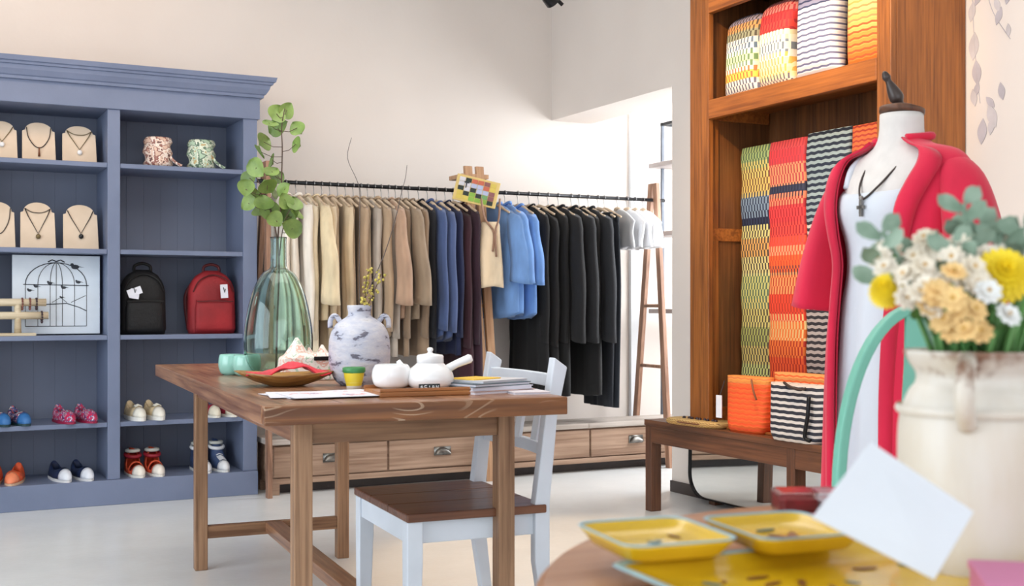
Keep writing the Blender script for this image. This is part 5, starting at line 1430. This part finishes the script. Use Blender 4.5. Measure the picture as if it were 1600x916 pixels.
def flower(kind, head, label, grp):
    hd = Vector(head) - Vector(V)
    tt = thing(kind, label, 'flower', V, 0, grp)
    a0 = rnd.uniform(0, 6.28); rr_ = rnd.uniform(.005, .035)
    foot = Vector((rr_ * math.cos(a0), rr_ * math.sin(a0), .03)); mouth = Vector((max(-.044, min(.044, hd.x * .42)), max(-.044, min(.044, hd.y * .42)), .21))
    b = new(); tube(b, smooth_pts([foot, mouth, (mouth + hd) / 2 + Vector((0, 0, .01)), hd], 5), .0022 if kind != 'sage_sprig' else .0025, 6); obj('stem', b, M['stemg'] if kind != 'sage_sprig' else M['sagef'], tt, True)
    nrm = (Vector((-.5, -.6, .35)) + Vector((hd.x, hd.y, 0)) * 4).normalized()
    if kind == 'chrysanthemum':
        r = .027 if head[0] > .85 else .018
        b = new()
        for l_ in range(6): petals(b, hd + nrm * .003 * l_, r * (1 - .10 * l_), 22 - 2 * l_, .05 + .22 * l_, nrm, .28, .3)
        o = obj('blossom', b, M['chrys'], tt, True)
        b = new(); ball(b, hd + nrm * .008, r * .3, 8); obj('heart', b, pm('chrys_heart', (210, 190, 20), .8, .1), tt, True)
    elif kind == 'sage_sprig':
        for k in range(9):
            a = k * 2.4; f = k / 8; c = hd + Vector((0, 0, -.065 * f))
            L_ = .026 + .010 * f
            b = new(); d = Vector((math.cos(a), math.sin(a), .7 - .4 * f)).normalized(); s = d.cross(Vector((-.6, -.7, .5 * math.sin(k)))).normalized()
            rows_ = [[c + d * L_ * g_ - s * w_ * .008, c + d * L_ * g_ + Vector((0, 0, .003)), c + d * L_ * g_ + s * w_ * .008] for g_, w_ in ((0, .2), (.3, .8), (.6, 1.1), (.85, .9), (1.0, .3))]
            rings(b, rows_, False, False); obj('leaf', b, M['sagef'], tt, True)
    else:
        mm = {'cream_blossom': 'creamf', 'peach_blossom': 'peachf', 'white_blossom': 'whitef'}[kind]
        b = new(); b2 = new()
        for q_ in range(5 if kind != 'white_blossom' else 2):
            c = hd + Vector((rnd.uniform(-.018, .018), rnd.uniform(-.018, .018), rnd.uniform(-.014, .014)))
            n2_ = (nrm + Vector((rnd.uniform(-.5, .5), rnd.uniform(-.5, .5), rnd.uniform(0, .5)))).normalized()
            petals(b, c, .0125, 9, .15, n2_, .5); petals(b, c + n2_ * .002, .009, 7, .6, n2_, .5); ball(b2, c + n2_ * .002, .0028, 6)
        obj('blossom', b, M[mm], tt, True); obj('heart', b2, M['heart'], tt, True)
    for k in range(2 if kind != 'sage_sprig' else 0):
        f = rnd.uniform(.12, .6); c = mouth.lerp(hd, f); a = rnd.uniform(0, 6.28); d = Vector((math.cos(a), math.sin(a), .6)).normalized(); s = d.cross(Vector((0, 0, 1))).normalized()
        b = new(); rows_ = [[c + d * .03 * g_ - s * w_ * .006, c + d * .03 * g_, c + d * .03 * g_ + s * w_ * .006] for g_, w_ in ((0, .2), (.35, 1), (.7, .8), (1, .1))]
        rings(b, rows_, False, False); obj('leaf', b, M['fleaf'], tt, True)
FLW = [('chrysanthemum', (0.884, 0.749, 1.028), 'large yellow chrysanthemum at the right edge of the bouquet'), ('chrysanthemum', (0.813, 0.819, 1.014), 'smaller yellow chrysanthemum at the left edge of the bouquet')]
cr = [(0.832, 0.831, 1.048), (0.873, 0.844, 1.056), (0.818, 0.771, 1.029), (0.828, 0.811, 1.026), (0.868, 0.791, 1.048), (0.902, 0.796, 1.044), (0.803, 0.768, 1.007), (0.838, 0.75, 1.022), (0.94, 0.81, 1.055), (0.853, 0.82, 1.035), (0.90, 0.77, 1.035)]
for n_, (k_, h_, l_) in enumerate(FLW): flower(k_, h_, l_, 'yellow chrysanthemums')
def px(h): return (h[0] * c_ - h[1] * s_) / (h[0] * s_ + h[1] * c_)
for i, h_ in enumerate(sorted(cr, key=px)): flower('cream_blossom', h_, ORD[i] + ' cream blossom cluster from the left in the milk-can bouquet', 'cream blossoms in the bouquet')
for i, h_ in enumerate(sorted(((0.811, 0.741, 1.018), (0.804, 0.742, 0.997), (0.83, 0.738, 0.990)), key=px)): flower('peach_blossom', h_, ORD[i] + ' peach blossom cluster from the left, low in the bouquet', 'peach blossoms in the bouquet')
flower('white_blossom', (0.858, 0.738, 1.0), 'white blossom under the large yellow chrysanthemum', 'white blossoms')
for i, h_ in enumerate(sorted(((0.9, 0.808, 1.098), (0.823, 0.836, 1.071), (0.94, 0.798, 1.07), (0.951, 0.782, 1.075), (0.868, 0.791, 1.058), (0.937, 0.822, 1.08), (0.887, 0.848, 1.058)), key=px)): flower('sage_sprig', h_, ORD[i] + ' felty sage green sprig from the left, rising from the bouquet', 'sage sprigs in the bouquet')
# filler stems
b = new()
for k in range(60):
    a = rnd.uniform(0, 6.28); r_ = .044 * math.sqrt(rnd.uniform(0.1, 1)); r2 = r_ * 1.35
    tube(b, [(r_ * .8 * math.cos(a), r_ * .8 * math.sin(a), .10), (r_ * math.cos(a), r_ * math.sin(a), .205), (r2 * math.cos(a + .1), r2 * math.sin(a + .1), .205 + rnd.uniform(.03, .065))], rnd.uniform(.0022, .0036), 5)
o = obj('filler_greenery', b, M['fleaf'], None, True, loc=V); tag(o, 'dense green filler stems packed in the neck of the milk-can vase', 'greenery'); o['kind'] = 'stuff'

# white card leaning on the vase
P4 = [Vector(p_) for p_ in ((0.741, 0.766, 0.883), (0.804, 0.711, 0.826), (0.743, 0.697, 0.778), (0.669, 0.758, 0.825))]
ctr = sum(P4, Vector()) / 4
n_ = (P4[1] - P4[3]).cross(P4[0] - P4[2]).normalized()
if n_.y > 0: n_ = -n_
t = thing('price_card', 'square white card tilted on one corner against the milk-can vase', 'card', ctr)
b = new(); rings(b, [[p_ - ctr for p_ in P4], [p_ - ctr - n_ * .0012 for p_ in P4]]); obj('card_sheet', b, M['card'], t)
b = new()
ux = (P4[1] - P4[0]).normalized(); uy = (P4[3] - P4[0]).normalized()
for a, c, r_ in ((.030, .072, .0034), (.045, .066, .0022), (.026, .05, .0016)):
    ball(b, P4[0] - ctr + ux * (a + .05) + uy * (c - .01) + n_ * .0006, r_, 6, (1, 1, 1))
obj('faint_print', b, M['flatgrey'], t, True)
t = thing('pink_box', 'flat pink card box at the bottom right corner', 'box', (.835, .655, RT), R(-40))
bx('box_body', M['pink'], t, -.06, .06, -.05, .045, 0, .024, .001); bx('lid', M['pink'], t, -.0615, .0615, -.0515, .0465, .024, .031, .001)
